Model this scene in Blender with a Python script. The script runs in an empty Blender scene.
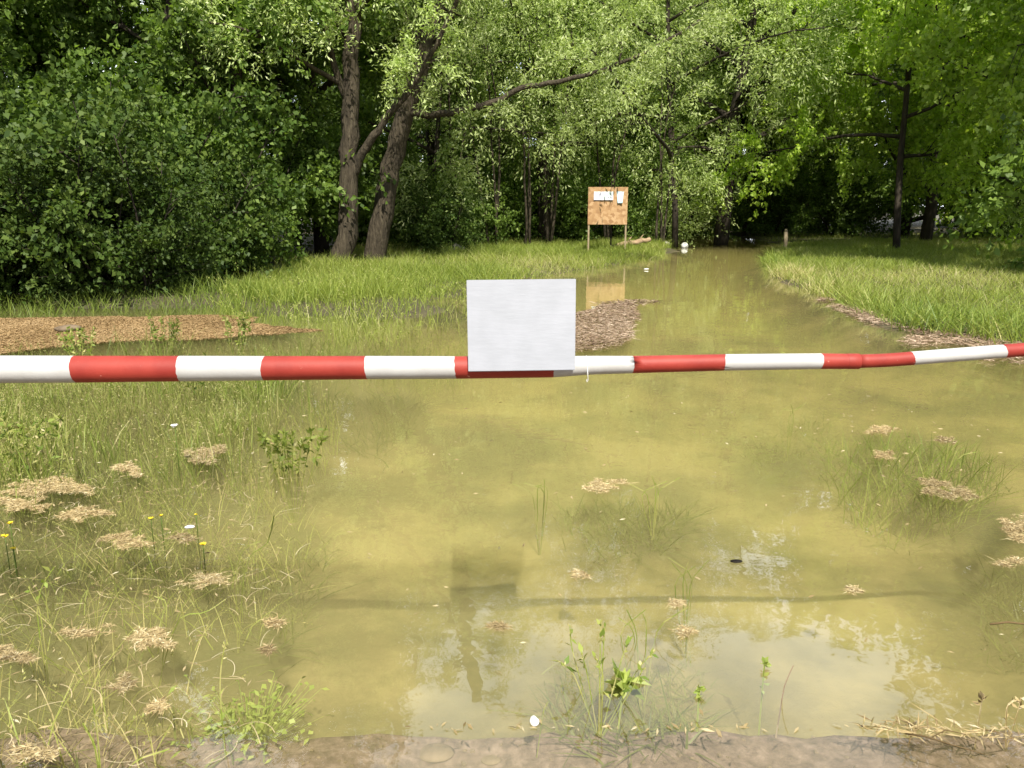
import bpy, math, random
import numpy as np
from mathutils import Vector

rad = math.radians
C = bpy.context.scene
COL = C.collection

# ------------------------------------------------------------------ camera, sky, sun, exposure
CAMZ = 1.5
FPX = 788.0
PITCH = rad(12.8)
cam_d = bpy.data.cameras.new("camera")
cam = bpy.data.objects.new("camera", cam_d)
COL.objects.link(cam)
cam.location = (0, 0, CAMZ)
cam.rotation_euler = (rad(90) - PITCH, 0, 0)
cam_d.sensor_width = 36.0
cam_d.lens = FPX / 1024 * 36.0
cam_d.clip_start = 0.05
cam_d.clip_end = 2000
C.camera = cam

SUN_EL = 52.0
SUN_AZ = 8.0          # degrees to the right of straight behind the camera
world = bpy.data.worlds.new("World")
C.world = world
world.use_nodes = True
wn = world.node_tree
bg = wn.nodes["Background"]
sky = wn.nodes.new("ShaderNodeTexSky")
sky.sky_type = 'NISHITA'
sky.sun_disc = False
sky.sun_elevation = rad(SUN_EL)
sky.sun_rotation = rad(180 - SUN_AZ)
sky.air_density = 1.0
sky.dust_density = 0.8
# thin bright cloud over the blue, as the water mirrors it
ctc = wn.nodes.new("ShaderNodeTexCoord"); cnz = wn.nodes.new("ShaderNodeTexNoise"); cnz.inputs["Scale"].default_value = 2.2; cnz.inputs["Detail"].default_value = 6
wn.links.new(ctc.outputs["Generated"], cnz.inputs["Vector"])
crp = wn.nodes.new("ShaderNodeValToRGB"); crp.color_ramp.elements[0].position = .38; crp.color_ramp.elements[1].position = .62
crp.color_ramp.elements[0].color = (.25, .25, .25, 1); crp.color_ramp.elements[1].color = (.95, .95, .95, 1)
wn.links.new(cnz.outputs[0], crp.inputs[0])
cmx = wn.nodes.new("ShaderNodeMix"); cmx.data_type = 'RGBA'; cmx.inputs[7].default_value = (4.2, 4.3, 4.5, 1)
wn.links.new(crp.outputs[0], cmx.inputs[0]); wn.links.new(sky.outputs[0], cmx.inputs[6])
# bright cloud bank added low ahead, shaped to pale the reflection on the water
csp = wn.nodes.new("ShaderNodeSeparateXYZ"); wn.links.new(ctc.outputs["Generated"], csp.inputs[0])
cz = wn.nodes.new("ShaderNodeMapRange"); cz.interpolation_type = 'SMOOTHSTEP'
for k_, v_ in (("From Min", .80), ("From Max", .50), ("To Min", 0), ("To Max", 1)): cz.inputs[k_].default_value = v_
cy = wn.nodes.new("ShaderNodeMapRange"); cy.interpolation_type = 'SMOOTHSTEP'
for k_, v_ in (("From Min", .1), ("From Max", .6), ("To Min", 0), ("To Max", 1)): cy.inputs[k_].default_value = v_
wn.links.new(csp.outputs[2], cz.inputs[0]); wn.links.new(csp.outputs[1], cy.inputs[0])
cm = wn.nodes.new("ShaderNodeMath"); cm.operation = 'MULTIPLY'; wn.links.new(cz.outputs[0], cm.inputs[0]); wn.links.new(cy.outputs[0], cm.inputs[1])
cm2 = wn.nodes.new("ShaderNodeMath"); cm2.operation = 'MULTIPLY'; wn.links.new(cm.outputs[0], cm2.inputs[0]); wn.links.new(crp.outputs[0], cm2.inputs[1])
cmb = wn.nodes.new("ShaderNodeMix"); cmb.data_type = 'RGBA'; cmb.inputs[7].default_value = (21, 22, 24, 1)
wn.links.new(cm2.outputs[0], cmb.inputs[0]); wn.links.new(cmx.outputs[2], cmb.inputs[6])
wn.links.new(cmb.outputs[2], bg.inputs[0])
bg.inputs[1].default_value = 0.12

sun_d = bpy.data.lights.new("sun", 'SUN')
sun_d.energy = 5.0
sun_d.angle = rad(0.5)
sun_d.color = (1.0, 0.94, 0.82)
sun = bpy.data.objects.new("sun", sun_d)
COL.objects.link(sun)
sun.rotation_euler = (rad(90 - SUN_EL), 0, rad(SUN_AZ))
sun.location = (0, -5, 20)

C.view_settings.view_transform = 'Standard'
C.view_settings.look = 'None'
C.view_settings.exposure = 0.65
C.view_settings.gamma = 1.0
C.view_settings.use_curve_mapping = False
C.render.engine = 'CYCLES'
C.cycles.max_bounces = 10
C.cycles.diffuse_bounces = 6
C.cycles.glossy_bounces = 3
C.cycles.transmission_bounces = 4
C.cycles.transparent_max_bounces = 12
C.cycles.volume_bounces = 1
C.cycles.use_denoising = True
C.cycles.sample_clamp_indirect = 4.0
C.cycles.caustics_reflective = False
C.cycles.caustics_refractive = False

# ------------------------------------------------------------------ helpers
R_ = np.array([1.0, 0, 0])
F_ = np.array([0, math.cos(PITCH), -math.sin(PITCH)])
U_ = np.array([0, math.sin(PITCH), math.cos(PITCH)])
CAM = np.array([0, 0, CAMZ])

def ray(px, py):
    return F_ + R_ * (px - 512) / FPX + U_ * (384 - py) / FPX

def gp(px, py, z=0.0):
    """where the sight line of a photo point meets the level z"""
    d = ray(px, py)
    t = (z - CAMZ) / d[2]
    return CAM + d * t

def dp(px, py, depth):
    return CAM + ray(px, py) * depth

def yp(px, py, Y):
    d = ray(px, py)
    return CAM + d * (Y / d[1])

def tag(o, label=None, cat=None, group=None, kind=None):
    if label: o["label"] = label
    if cat: o["category"] = cat
    if group: o["group"] = group
    if kind: o["kind"] = kind
    return o

def empty(name, loc=(0, 0, 0), rz=0.0):
    o = bpy.data.objects.new(name, None)
    o.empty_display_size = 0.2
    COL.objects.link(o)
    o.location = tuple(float(v) for v in loc)
    o.rotation_euler = (0, 0, rz)
    return o

def link(name, me, mat=None, parent=None, loc=None):
    o = bpy.data.objects.new(name, me)
    COL.objects.link(o)
    if mat is not None and not me.materials:
        for m in (mat if isinstance(mat, (list, tuple)) else [mat]):
            me.materials.append(m)
    if parent is not None: o.parent = parent
    if loc is not None: o.location = tuple(float(v) for v in loc)
    return o

def quad_mesh(name, V, tone=None, faces=None, smooth=False):
    """V (N,4,3) loose quads, or V (M,3) with faces (K,4)"""
    me = bpy.data.meshes.new(name)
    if faces is None:
        n = V.shape[0]
        V = V.reshape(-1, 3)
        faces = np.arange(n * 4, dtype=np.int32).reshape(-1, 4)
    k = faces.shape[0]
    me.vertices.add(V.shape[0]); me.vertices.foreach_set("co", V.astype(np.float32).ravel())
    me.loops.add(k * 4); me.loops.foreach_set("vertex_index", faces.astype(np.int32).ravel())
    me.polygons.add(k); me.polygons.foreach_set("loop_start", np.arange(0, k * 4, 4, dtype=np.int32))
    if tone is not None:
        a = me.attributes.new("tone", 'FLOAT', 'FACE')
        a.data.foreach_set("value", tone.astype(np.float32))
    me.update(calc_edges=True)
    if smooth:
        me.polygons.foreach_set("use_smooth", np.ones(k, dtype=bool))
    return me

def norm(a):
    return a / np.maximum(np.linalg.norm(a, axis=-1, keepdims=True), 1e-9)

def leaf_quads(rng, pos, direc, length, width, fold=0.25, up=0.0):
    """rhombic leaves with their base at pos"""
    n = len(pos)
    d = norm(direc)
    r = rng.normal(size=(n, 3)); r[:, 2] *= (1 - up * 0.8)
    s = norm(np.cross(d, r) + 1e-6)
    if up > 0:
        zz = np.array([0, 0, 1.0])
        s = norm(s * (1 - up) + up * norm(np.cross(d, zz) + rng.normal(size=(n, 3)) * .35))
    nn = np.cross(s, d)
    L = np.asarray(length).reshape(-1, 1); W = np.asarray(width).reshape(-1, 1)
    V = np.empty((n, 4, 3))
    V[:, 0] = pos
    V[:, 1] = pos + d * L * .45 + s * W * .5 + nn * W * fold
    V[:, 2] = pos + d * L
    V[:, 3] = pos + d * L * .45 - s * W * .5 + nn * W * fold
    return V

class Tubes:
    def __init__(self): self.v = []; self.f = []; self.m = []
    def add(self, pts, radii, sides=6, cap=True, mi=0):
        pts = np.asarray(pts, float); n = len(pts)
        radii = np.broadcast_to(np.asarray(radii, float), (n,))
        tg = norm(np.gradient(pts, axis=0))
        ref = np.array([0, 0, 1.0]) if abs(tg[0, 2]) < .9 else np.array([1.0, 0, 0])
        base = len(self.v)
        a = norm(np.cross(tg[0], ref))
        ang = np.linspace(0, 2 * np.pi, sides, endpoint=False)
        for i in range(n):
            a = norm(a - tg[i] * np.dot(a, tg[i])); b = np.cross(tg[i], a)
            for q in ang:
                self.v.append(pts[i] + radii[i] * (math.cos(q) * a + math.sin(q) * b))
        for i in range(n - 1):
            for k in range(sides):
                k2 = (k + 1) % sides
                self.f.append((base + i * sides + k, base + i * sides + k2, base + (i + 1) * sides + k2, base + (i + 1) * sides + k))
                self.m.append(mi)
        if cap:
            self.f.append(tuple(base + k for k in reversed(range(sides)))); self.m.append(mi)
            self.f.append(tuple(base + (n - 1) * sides + k for k in range(sides))); self.m.append(mi)
    def box(self, c, s, mi=0, rz=0.0):
        base = len(self.v); cz, sz = math.cos(rz), math.sin(rz)
        for x in (-1, 1):
            for y in (-1, 1):
                for z in (-1, 1):
                    X, Y = x * s[0] / 2, y * s[1] / 2
                    self.v.append(np.array([c[0] + X * cz - Y * sz, c[1] + X * sz + Y * cz, c[2] + z * s[2] / 2]))
        for f in ((0, 1, 3, 2), (4, 6, 7, 5), (0, 4, 5, 1), (2, 3, 7, 6), (0, 2, 6, 4), (1, 5, 7, 3)):
            self.f.append(tuple(base + i for i in f)); self.m.append(mi)
    def mesh(self, name, smooth=True):
        me = bpy.data.meshes.new(name)
        me.from_pydata([tuple(map(float, p)) for p in self.v], [], self.f)
        me.polygons.foreach_set("material_index", self.m)
        if smooth: me.polygons.foreach_set("use_smooth", [True] * len(self.f))
        me.update()
        return me

def inside(P, poly):
    x, y = P[:, 0], P[:, 1]; c = np.zeros(len(P), bool)
    n = len(poly); j = n - 1
    for i in range(n):
        xi, yi = poly[i]; xj, yj = poly[j]
        t = ((yi > y) != (yj > y)) & (x < (xj - xi) * (y - yi) / (yj - yi + 1e-12) + xi)
        c ^= t; j = i
    return c

def sdist(P, poly):
    """signed distance, positive inside"""
    d = np.full(len(P), 1e9); n = len(poly)
    for i in range(n):
        a = np.array(poly[i]); b = np.array(poly[(i + 1) % n]); ab = b - a
        t = np.clip(((P - a) @ ab) / (ab @ ab + 1e-12), 0, 1)
        q = a + t[:, None] * ab
        d = np.minimum(d, np.hypot(P[:, 0] - q[:, 0], P[:, 1] - q[:, 1]))
    return np.where(inside(P, poly), d, -d)

def sstep(a, b, x):
    t = np.clip((x - a) / (b - a), 0, 1); return t * t * (3 - 2 * t)

_rk = np.random.default_rng(5)
_waves = [(_rk.normal(size=2) * s, _rk.uniform(0, 6.28), 1 / s) for s in (0.25, .4, .7, 1.1, 1.8, 2.6, 4.2, 6) for _ in range(3)]
def wnoise(P, scale=1.0):
    """smooth pseudo noise about -1..1"""
    o = np.zeros(len(P)); w = 0
    for k, ph, a in _waves:
        a = a ** .6
        o += a * np.sin(P @ k * 2 * scale + ph); w += a * a
    return o / math.sqrt(w) * .9

def G(*pp):
    return [tuple(gp(x, y)[:2]) for x, y in pp]

LEFT_BANK = G((-420, 309), (0, 306), (120, 307), (225, 306), (300, 314), (400, 312), (470, 290), (560, 272), (640, 259), (668, 250), (664, 244)) + \
    [(5.4, 34), (6.2, 48), (8, 75), (-80, 75), (-80, 11)]
RIGHT_BANK = G((784, 246), (763, 256), (764, 268), (795, 290), (850, 312), (905, 333), (1024, 345), (1250, 362)) + \
    [(30, 6.5), (90, 6.5), (90, 75), (14, 75), (11.5, 48), (10.6, 34)]

def hgt(P):
    P = np.atleast_2d(np.asarray(P, float))
    nz = wnoise(P, 1.0)
    z = -0.33 + .04 * nz
    # shallower weedy ground by the left foreground, and a little hump on the right
    lf = sstep(-.7, -2.2, P[:, 0]) * sstep(11, 7, P[:, 1]) * sstep(1.6, 2.6, P[:, 1])
    z += .13 * lf
    for (cx, cy, r) in ((2.75, 5.0, .9), (.75, 4.0, .45)):
        z += .12 * np.exp(-((P[:, 0] - cx) ** 2 + (P[:, 1] - cy) ** 2) / r ** 2)
    z += .02 * wnoise(P, 5.0)
    for poly, wout in ((LEFT_BANK, 2.6), (RIGHT_BANK, 1.3)):
        s = sdist(P, poly) + .25 * wnoise(P, 3.0)
        t = sstep(-wout, .9, s)
        z = z * (1 - t) + t * (.09 + .03 * nz)
    far = sstep(46, 58, P[:, 1]); z = z * (1 - far) + .25 * far
    # the submerged lip of the drive we stand on
    edge = 2.22 + .008 * wnoise(P, 2.0) + .006 * wnoise(P, 9.0)
    lip = sstep(edge + .05, edge - .03, P[:, 1])
    z = z * (1 - lip) + lip * (-.14 + .022 * wnoise(P, 9.0))
    back = sstep(1.2, -1.5, P[:, 1]); z = z * (1 - back) + .09 * back
    side = sstep(60, 90, np.abs(P[:, 0])); z = z * (1 - side) + .25 * side
    return z

def gz(x, y): return float(hgt([[x, y]])[0])

# ------------------------------------------------------------------ materials
def newmat(name):
    m = bpy.data.materials.new(name); m.use_nodes = True
    nt = m.node_tree; b = nt.nodes["Principled BSDF"]; out = nt.nodes["Material Output"]
    return m, nt, b, out

def N(nt, t, **kw):
    n = nt.nodes.new(t)
    for k, v in kw.items():
        if k.startswith("i_"): n.inputs[k[2:]].default_value = v
        else: setattr(n, k, v)
    return n

def ramp(nt, stops):
    r = nt.nodes.new("ShaderNodeValToRGB"); e = r.color_ramp.elements
    while len(e) < len(stops): e.new(.5)
    for i, (p, c) in enumerate(stops):
        e[i].position = p; e[i].color = (*c, 1) if len(c) == 3 else c
    return r

def leafmat(name, stops, trans=.35, tcol=(1.25, 1.35, .6), rough=.5, spec=.35):
    m, nt, b, out = newmat(name)
    a = N(nt, "ShaderNodeAttribute", attribute_name="tone")
    r = ramp(nt, stops); nt.links.new(a.outputs["Fac"], r.inputs[0])
    oi = N(nt, "ShaderNodeObjectInfo")
    hs = N(nt, "ShaderNodeHueSaturation")
    mv = N(nt, "ShaderNodeMapRange"); mv.inputs["To Min"].default_value = .8; mv.inputs["To Max"].default_value = 1.2
    nt.links.new(oi.outputs["Random"], mv.inputs["Value"])
    nt.links.new(mv.outputs[0], hs.inputs["Value"]); nt.links.new(r.outputs[0], hs.inputs["Color"])
    nt.links.new(hs.outputs[0], b.inputs["Base Color"])
    b.inputs["Roughness"].default_value = rough; b.inputs["Specular IOR Level"].default_value = spec
    tl = N(nt, "ShaderNodeBsdfTranslucent"); mm = N(nt, "ShaderNodeMix", data_type='RGBA', blend_type='MULTIPLY')
    mm.inputs[0].default_value = 1.0; mm.inputs[7].default_value = (*tcol, 1)
    nt.links.new(hs.outputs[0], mm.inputs[6]); nt.links.new(mm.outputs[2], tl.inputs[0])
    mx = N(nt, "ShaderNodeMixShader"); mx.inputs[0].default_value = trans
    nt.links.new(b.outputs[0], mx.inputs[1]); nt.links.new(tl.outputs[0], mx.inputs[2]); nt.links.new(mx.outputs[0], out.inputs[0])
    return m

def noisemat(name, stops, scale=8, detail=6, rough=.8, bump=.3, bscale=None, stretch=(1, 1, 1), spec=.3, dist=.01, coord="Object"):
    m, nt, b, out = newmat(name)
    tc = N(nt, "ShaderNodeTexCoord"); mp = N(nt, "ShaderNodeMapping"); mp.inputs["Scale"].default_value = stretch
    nt.links.new(tc.outputs[coord], mp.inputs[0])
    n = N(nt, "ShaderNodeTexNoise"); n.inputs["Scale"].default_value = scale; n.inputs["Detail"].default_value = detail
    n.inputs["Roughness"].default_value = .65
    nt.links.new(mp.outputs[0], n.inputs["Vector"])
    r = ramp(nt, stops); nt.links.new(n.outputs[0], r.inputs[0]); nt.links.new(r.outputs[0], b.inputs["Base Color"])
    b.inputs["Roughness"].default_value = rough; b.inputs["Specular IOR Level"].default_value = spec
    n2 = N(nt, "ShaderNodeTexNoise"); n2.inputs["Scale"].default_value = bscale or scale * 3; n2.inputs["Detail"].default_value = 5
    nt.links.new(mp.outputs[0], n2.inputs["Vector"])
    bp = N(nt, "ShaderNodeBump"); bp.inputs["Strength"].default_value = bump; bp.inputs["Distance"].default_value = dist
    nt.links.new(n2.outputs[0], bp.inputs["Height"]); nt.links.new(bp.outputs[0], b.inputs["Normal"])
    return m

M = {}
M['willow'] = leafmat('willow_leaf', [(0, (.25, .34, .10)), (.5, (.58, .70, .27)), (1, (.84, .90, .54))], .5, (1.08, 1.15, .6), .5, .35)
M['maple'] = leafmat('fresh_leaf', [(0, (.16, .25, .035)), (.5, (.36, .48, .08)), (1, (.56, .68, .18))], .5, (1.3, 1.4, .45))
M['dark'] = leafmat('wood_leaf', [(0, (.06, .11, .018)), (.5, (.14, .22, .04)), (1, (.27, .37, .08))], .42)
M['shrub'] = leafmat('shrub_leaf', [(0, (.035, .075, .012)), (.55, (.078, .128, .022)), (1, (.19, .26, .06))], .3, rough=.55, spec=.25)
M['grass'] = leafmat('grass_blade', [(0, (.15, .21, .035)), (.6, (.29, .36, .065)), (.9, (.40, .44, .12)), (1, (.52, .48, .24))], .4, (1.2, 1.2, .5))
M['weed'] = leafmat('marsh_blade', [(0, (.12, .19, .03)), (.5, (.26, .33, .06)), (.8, (.42, .42, .14)), (1, (.58, .50, .27))], .35, (1.1, 1.1, .6))
M['sub'] = leafmat('drowned_blade', [(0, (.05, .07, .015)), (1, (.16, .18, .04))], .2)
M['pale'] = leafmat('pale_leaf', [(0, (.22, .30, .06)), (1, (.40, .45, .12))], .3)
M['straw'] = leafmat('straw_flake', [(0, (.16, .11, .05)), (.4, (.38, .29, .14)), (.8, (.56, .46, .26)), (1, (.70, .62, .42))], .12, (1, .9, .7), rough=.8, spec=.2)
M['duff'] = leafmat('duff_flake', [(0, (.14, .09, .04)), (.5, (.31, .21, .10)), (1, (.45, .33, .19))], .1, (1, .9, .7), rough=.85, spec=.2)
M['reddebris'] = leafmat('twig_flake', [(0, (.10, .065, .04)), (.5, (.35, .25, .17)), (1, (.62, .50, .38))], .1, (1, .9, .7), rough=.85, spec=.2)
M['bark'] = noisemat('grey_brown_bark', [(.3, (.025, .020, .013)), (.55, (.070, .056, .037)), (.75, (.13, .11, .075))], 5, 8, .9, 1.0, 9, (3.0, 3.0, .45), dist=.06)
M['darkbark'] = noisemat('dark_bark', [(.3, (.018, .014, .010)), (.7, (.06, .048, .035))], 6, 6, .9, .8, 12, (2.5, 2.5, .5), dist=.03)
M['deadwood'] = noisemat('dead_wood', [(.3, (.16, .10, .06)), (.6, (.42, .30, .19)), (.8, (.60, .48, .34))], 8, 6, .9, .6, 18, (.6, 2.5, 2.5))
M['postwood'] = noisemat('weathered_post', [(.3, (.20, .15, .09)), (.7, (.42, .34, .22))], 12, 5, .85, .5, 30, (3, 3, .5))
M['stone'] = noisemat('pale_stone', [(.3, (.16, .15, .12)), (.7, (.45, .43, .38))], 9, 6, .85, .6, 24)
M['bedstone'] = noisemat('bed_stone', [(.3, (.09, .065, .04)), (.7, (.24, .18, .12))], 9, 6, .85, .6, 24)
M['whitebit'] = noisemat('white_plastic', [(.3, (.62, .62, .58)), (.7, (.8, .8, .78))], 9, 3, .5, .1)
M['petal_y'] = noisemat('yellow_petal', [(.3, (.75, .55, .02)), (.7, (.85, .68, .03))], 40, 3, .6, .1)
M['petal_w'] = noisemat('white_petal', [(.3, (.7, .68, .66)), (.7, (.82, .8, .8))], 40, 3, .6, .1)
M['metal'] = noisemat('grey_metal', [(.3, (.20, .16, .12)), (.7, (.36, .31, .25))], 12, 4, .55, .2, 50)

# painted steel, bands are separate slots of the tubes
def paint(name, c1, c2, chip, rough=.6):
    m, nt, b, out = newmat(name)
    tc = N(nt, "ShaderNodeTexCoord")
    n1 = N(nt, "ShaderNodeTexNoise"); n1.inputs["Scale"].default_value = 9; n1.inputs["Detail"].default_value = 6
    n2 = N(nt, "ShaderNodeTexNoise"); n2.inputs["Scale"].default_value = 38; n2.inputs["Detail"].default_value = 8; n2.inputs["Roughness"].default_value = .7
    nt.links.new(tc.outputs["Object"], n1.inputs["Vector"]); nt.links.new(tc.outputs["Object"], n2.inputs["Vector"])
    r1 = ramp(nt, [(.35, c1), (.65, c2)]); nt.links.new(n1.outputs[0], r1.inputs[0])
    r2 = ramp(nt, [(.66, (0, 0, 0)), (.70, (1, 1, 1))]); nt.links.new(n2.outputs[0], r2.inputs[0])
    mx = N(nt, "ShaderNodeMix", data_type='RGBA'); mx.inputs[7].default_value = (*chip, 1)
    nt.links.new(r2.outputs[0], mx.inputs[0]); nt.links.new(r1.outputs[0], mx.inputs[6]); nt.links.new(mx.outputs[2], b.inputs["Base Color"])
    b.inputs["Roughness"].default_value = rough
    bp = N(nt, "ShaderNodeBump"); bp.inputs["Strength"].default_value = .35; bp.inputs["Distance"].default_value = .003
    nt.links.new(n2.outputs[0], bp.inputs["Height"]); nt.links.new(bp.outputs[0], b.inputs["Normal"])
    return m
M['red'] = paint('red_paint', (.26, .022, .014), (.33, .035, .022), (.68, .36, .28))
M['white'] = paint('white_paint', (.44, .435, .42), (.50, .50, .49), (.55, .50, .44))

def signmat():
    m, nt, b, out = newmat('white_painted_board')
    tc = N(nt, "ShaderNodeTexCoord")
    n1 = N(nt, "ShaderNodeTexNoise"); n1.inputs["Scale"].default_value = 14; n1.inputs["Detail"].default_value = 7
    mp = N(nt, "ShaderNodeMapping"); mp.inputs["Scale"].default_value = (1, 1, 5)
    nt.links.new(tc.outputs["Object"], mp.inputs[0])
    n2 = N(nt, "ShaderNodeTexNoise"); n2.inputs["Scale"].default_value = 16; n2.inputs["Detail"].default_value = 6; n2.inputs["Roughness"].default_value = .6
    nt.links.new(tc.outputs["Object"], n1.inputs["Vector"]); nt.links.new(mp.outputs[0], n2.inputs["Vector"])
    r1 = ramp(nt, [(.35, (.30, .315, .35)), (.65, (.33, .345, .385))]); nt.links.new(n1.outputs[0], r1.inputs[0])
    r2 = ramp(nt, [(.70, (0, 0, 0)), (.78, (.45, .45, .45))]); nt.links.new(n2.outputs[0], r2.inputs[0])
    mx = N(nt, "ShaderNodeMix", data_type='RGBA'); mx.inputs[7].default_value = (.42, .42, .44, 1)
    nt.links.new(r2.outputs[0], mx.inputs[0]); nt.links.new(r1.outputs[0], mx.inputs[6]); nt.links.new(mx.outputs[2], b.inputs["Base Color"])
    b.inputs["Roughness"].default_value = .5
    bp = N(nt, "ShaderNodeBump"); bp.inputs["Strength"].default_value = .3; bp.inputs["Distance"].default_value = .002
    nt.links.new(n2.outputs[0], bp.inputs["Height"]); nt.links.new(bp.outputs[0], b.inputs["Normal"])
    return m
M['sign'] = signmat()

def osbmat():
    m, nt, b, out = newmat('strand_board')
    tc = N(nt, "ShaderNodeTexCoord"); v = N(nt, "ShaderNodeTexVoronoi"); v.inputs["Scale"].default_value = 14
    n0 = N(nt, "ShaderNodeTexNoise"); n0.inputs["Scale"].default_value = 5
    ad = N(nt, "ShaderNodeMix", data_type='RGBA'); ad.inputs[0].default_value = .12
    nt.links.new(tc.outputs["Object"], n0.inputs["Vector"]); nt.links.new(tc.outputs["Object"], ad.inputs[6]); nt.links.new(n0.outputs["Color"], ad.inputs[7])
    nt.links.new(ad.outputs[2], v.inputs["Vector"])
    sp = N(nt, "ShaderNodeSeparateColor"); nt.links.new(v.outputs["Color"], sp.inputs[0])
    r = ramp(nt, [(0, (.31, .17, .075)), (.5, (.42, .25, .115)), (1, (.52, .34, .18))]); nt.links.new(sp.outputs[0], r.inputs[0])
    nt.links.new(r.outputs[0], b.inputs["Base Color"]); b.inputs["Roughness"].default_value = .75
    return m
M['osb'] = osbmat()

def papermat(name, a, bcol):
    m, nt, b, out = newmat(name)
    tc = N(nt, "ShaderNodeTexCoord"); n = N(nt, "ShaderNodeTexNoise"); n.inputs["Scale"].default_value = 7
    nt.links.new(tc.outputs["Object"], n.inputs["Vector"]); r = ramp(nt, [(.4, a), (.62, bcol)])
    nt.links.new(n.outputs[0], r.inputs[0]); nt.links.new(r.outputs[0], b.inputs["Base Color"]); b.inputs["Roughness"].default_value = .5
    return m
M['paper'] = papermat('printed_paper', (.78, .78, .80), (.55, .56, .66))
M['paper_map'] = papermat('map_paper', (.74, .74, .80), (.48, .62, .56))
M['paper_blue'] = papermat('blue_paper', (.52, .68, .72), (.36, .56, .66))

def groundmat():
    m, nt, b, out = newmat('mud_and_soil')
    g = N(nt, "ShaderNodeNewGeometry"); sp = N(nt, "ShaderNodeSeparateXYZ"); nt.links.new(g.outputs["Position"], sp.inputs[0])
    n1 = N(nt, "ShaderNodeTexNoise"); n1.inputs["Scale"].default_value = .95; n1.inputs["Detail"].default_value = 8; n1.inputs["Roughness"].default_value = .65
    n2 = N(nt, "ShaderNodeTexNoise"); n2.inputs["Scale"].default_value = 26; n2.inputs["Detail"].default_value = 8; n2.inputs["Roughness"].default_value = .7
    nt.links.new(g.outputs["Position"], n1.inputs["Vector"]); nt.links.new(g.outputs["Position"], n2.inputs["Vector"])
    mud = ramp(nt, [(.38, (.020, .024, .010)), (.48, (.11, .09, .04)), (.60, (.26, .205, .10))]); nt.links.new(n1.outputs[0], mud.inputs[0])
    soil = ramp(nt, [(.35, (.035, .035, .015)), (.65, (.11, .09, .045))]); nt.links.new(n2.outputs[0], soil.inputs[0])
    grav = ramp(nt, [(.3, (.06, .04, .03)), (.5, (.16, .11, .085)), (.7, (.30, .22, .18))]); nt.links.new(n2.outputs[0], grav.inputs[0])
    mz = N(nt, "ShaderNodeMapRange"); mz.inputs["From Min"].default_value = -.06; mz.inputs["From Max"].default_value = .03
    nt.links.new(sp.outputs["Z"], mz.inputs["Value"])
    m1 = N(nt, "ShaderNodeMix", data_type='RGBA'); mw = N(nt, "ShaderNodeMapRange"); mw.inputs["From Min"].default_value = -.5; mw.inputs["From Max"].default_value = -1.9
    nw = N(nt, "ShaderNodeMath", operation='MULTIPLY_ADD'); nw.inputs[1].default_value = 2.4
    nt.links.new(n1.outputs[0], nw.inputs[0]); sx = N(nt, "ShaderNodeMath", operation='SUBTRACT'); sx.inputs[1].default_value = 1.2
    nt.links.new(sp.outputs["X"], nw.inputs[2]); nt.links.new(nw.outputs[0], sx.inputs[0]); nt.links.new(sx.outputs[0], mw.inputs["Value"])
    m0 = N(nt, "ShaderNodeMix", data_type='RGBA'); m0.inputs[7].default_value = (.055, .062, .018, 1)
    nt.links.new(mw.outputs[0], m0.inputs[0]); nt.links.new(mud.outputs[0], m0.inputs[6])
    nt.links.new(mz.outputs[0], m1.inputs[0]); nt.links.new(m0.outputs[2], m1.inputs[6]); nt.links.new(soil.outputs[0], m1.inputs[7])
    my = N(nt, "ShaderNodeMapRange"); my.inputs["From Min"].default_value = 2.26; my.inputs["From Max"].default_value = 2.19
    nt.links.new(sp.outputs["Y"], my.inputs["Value"])
    m2 = N(nt, "ShaderNodeMix", data_type='RGBA'); nt.links.new(my.outputs[0], m2.inputs[0]); nt.links.new(m1.outputs[2], m2.inputs[6]); nt.links.new(grav.outputs[0], m2.inputs[7])
    nt.links.new(m2.outputs[2], b.inputs["Base Color"]); b.inputs["Roughness"].default_value = .9
    bp = N(nt, "ShaderNodeBump"); bp.inputs["Strength"].default_value = .6; bp.inputs["Distance"].default_value = .02
    nt.links.new(n2.outputs[0], bp.inputs["Height"]); nt.links.new(bp.outputs[0], b.inputs["Normal"])
    return m
M['ground'] = groundmat()

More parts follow.
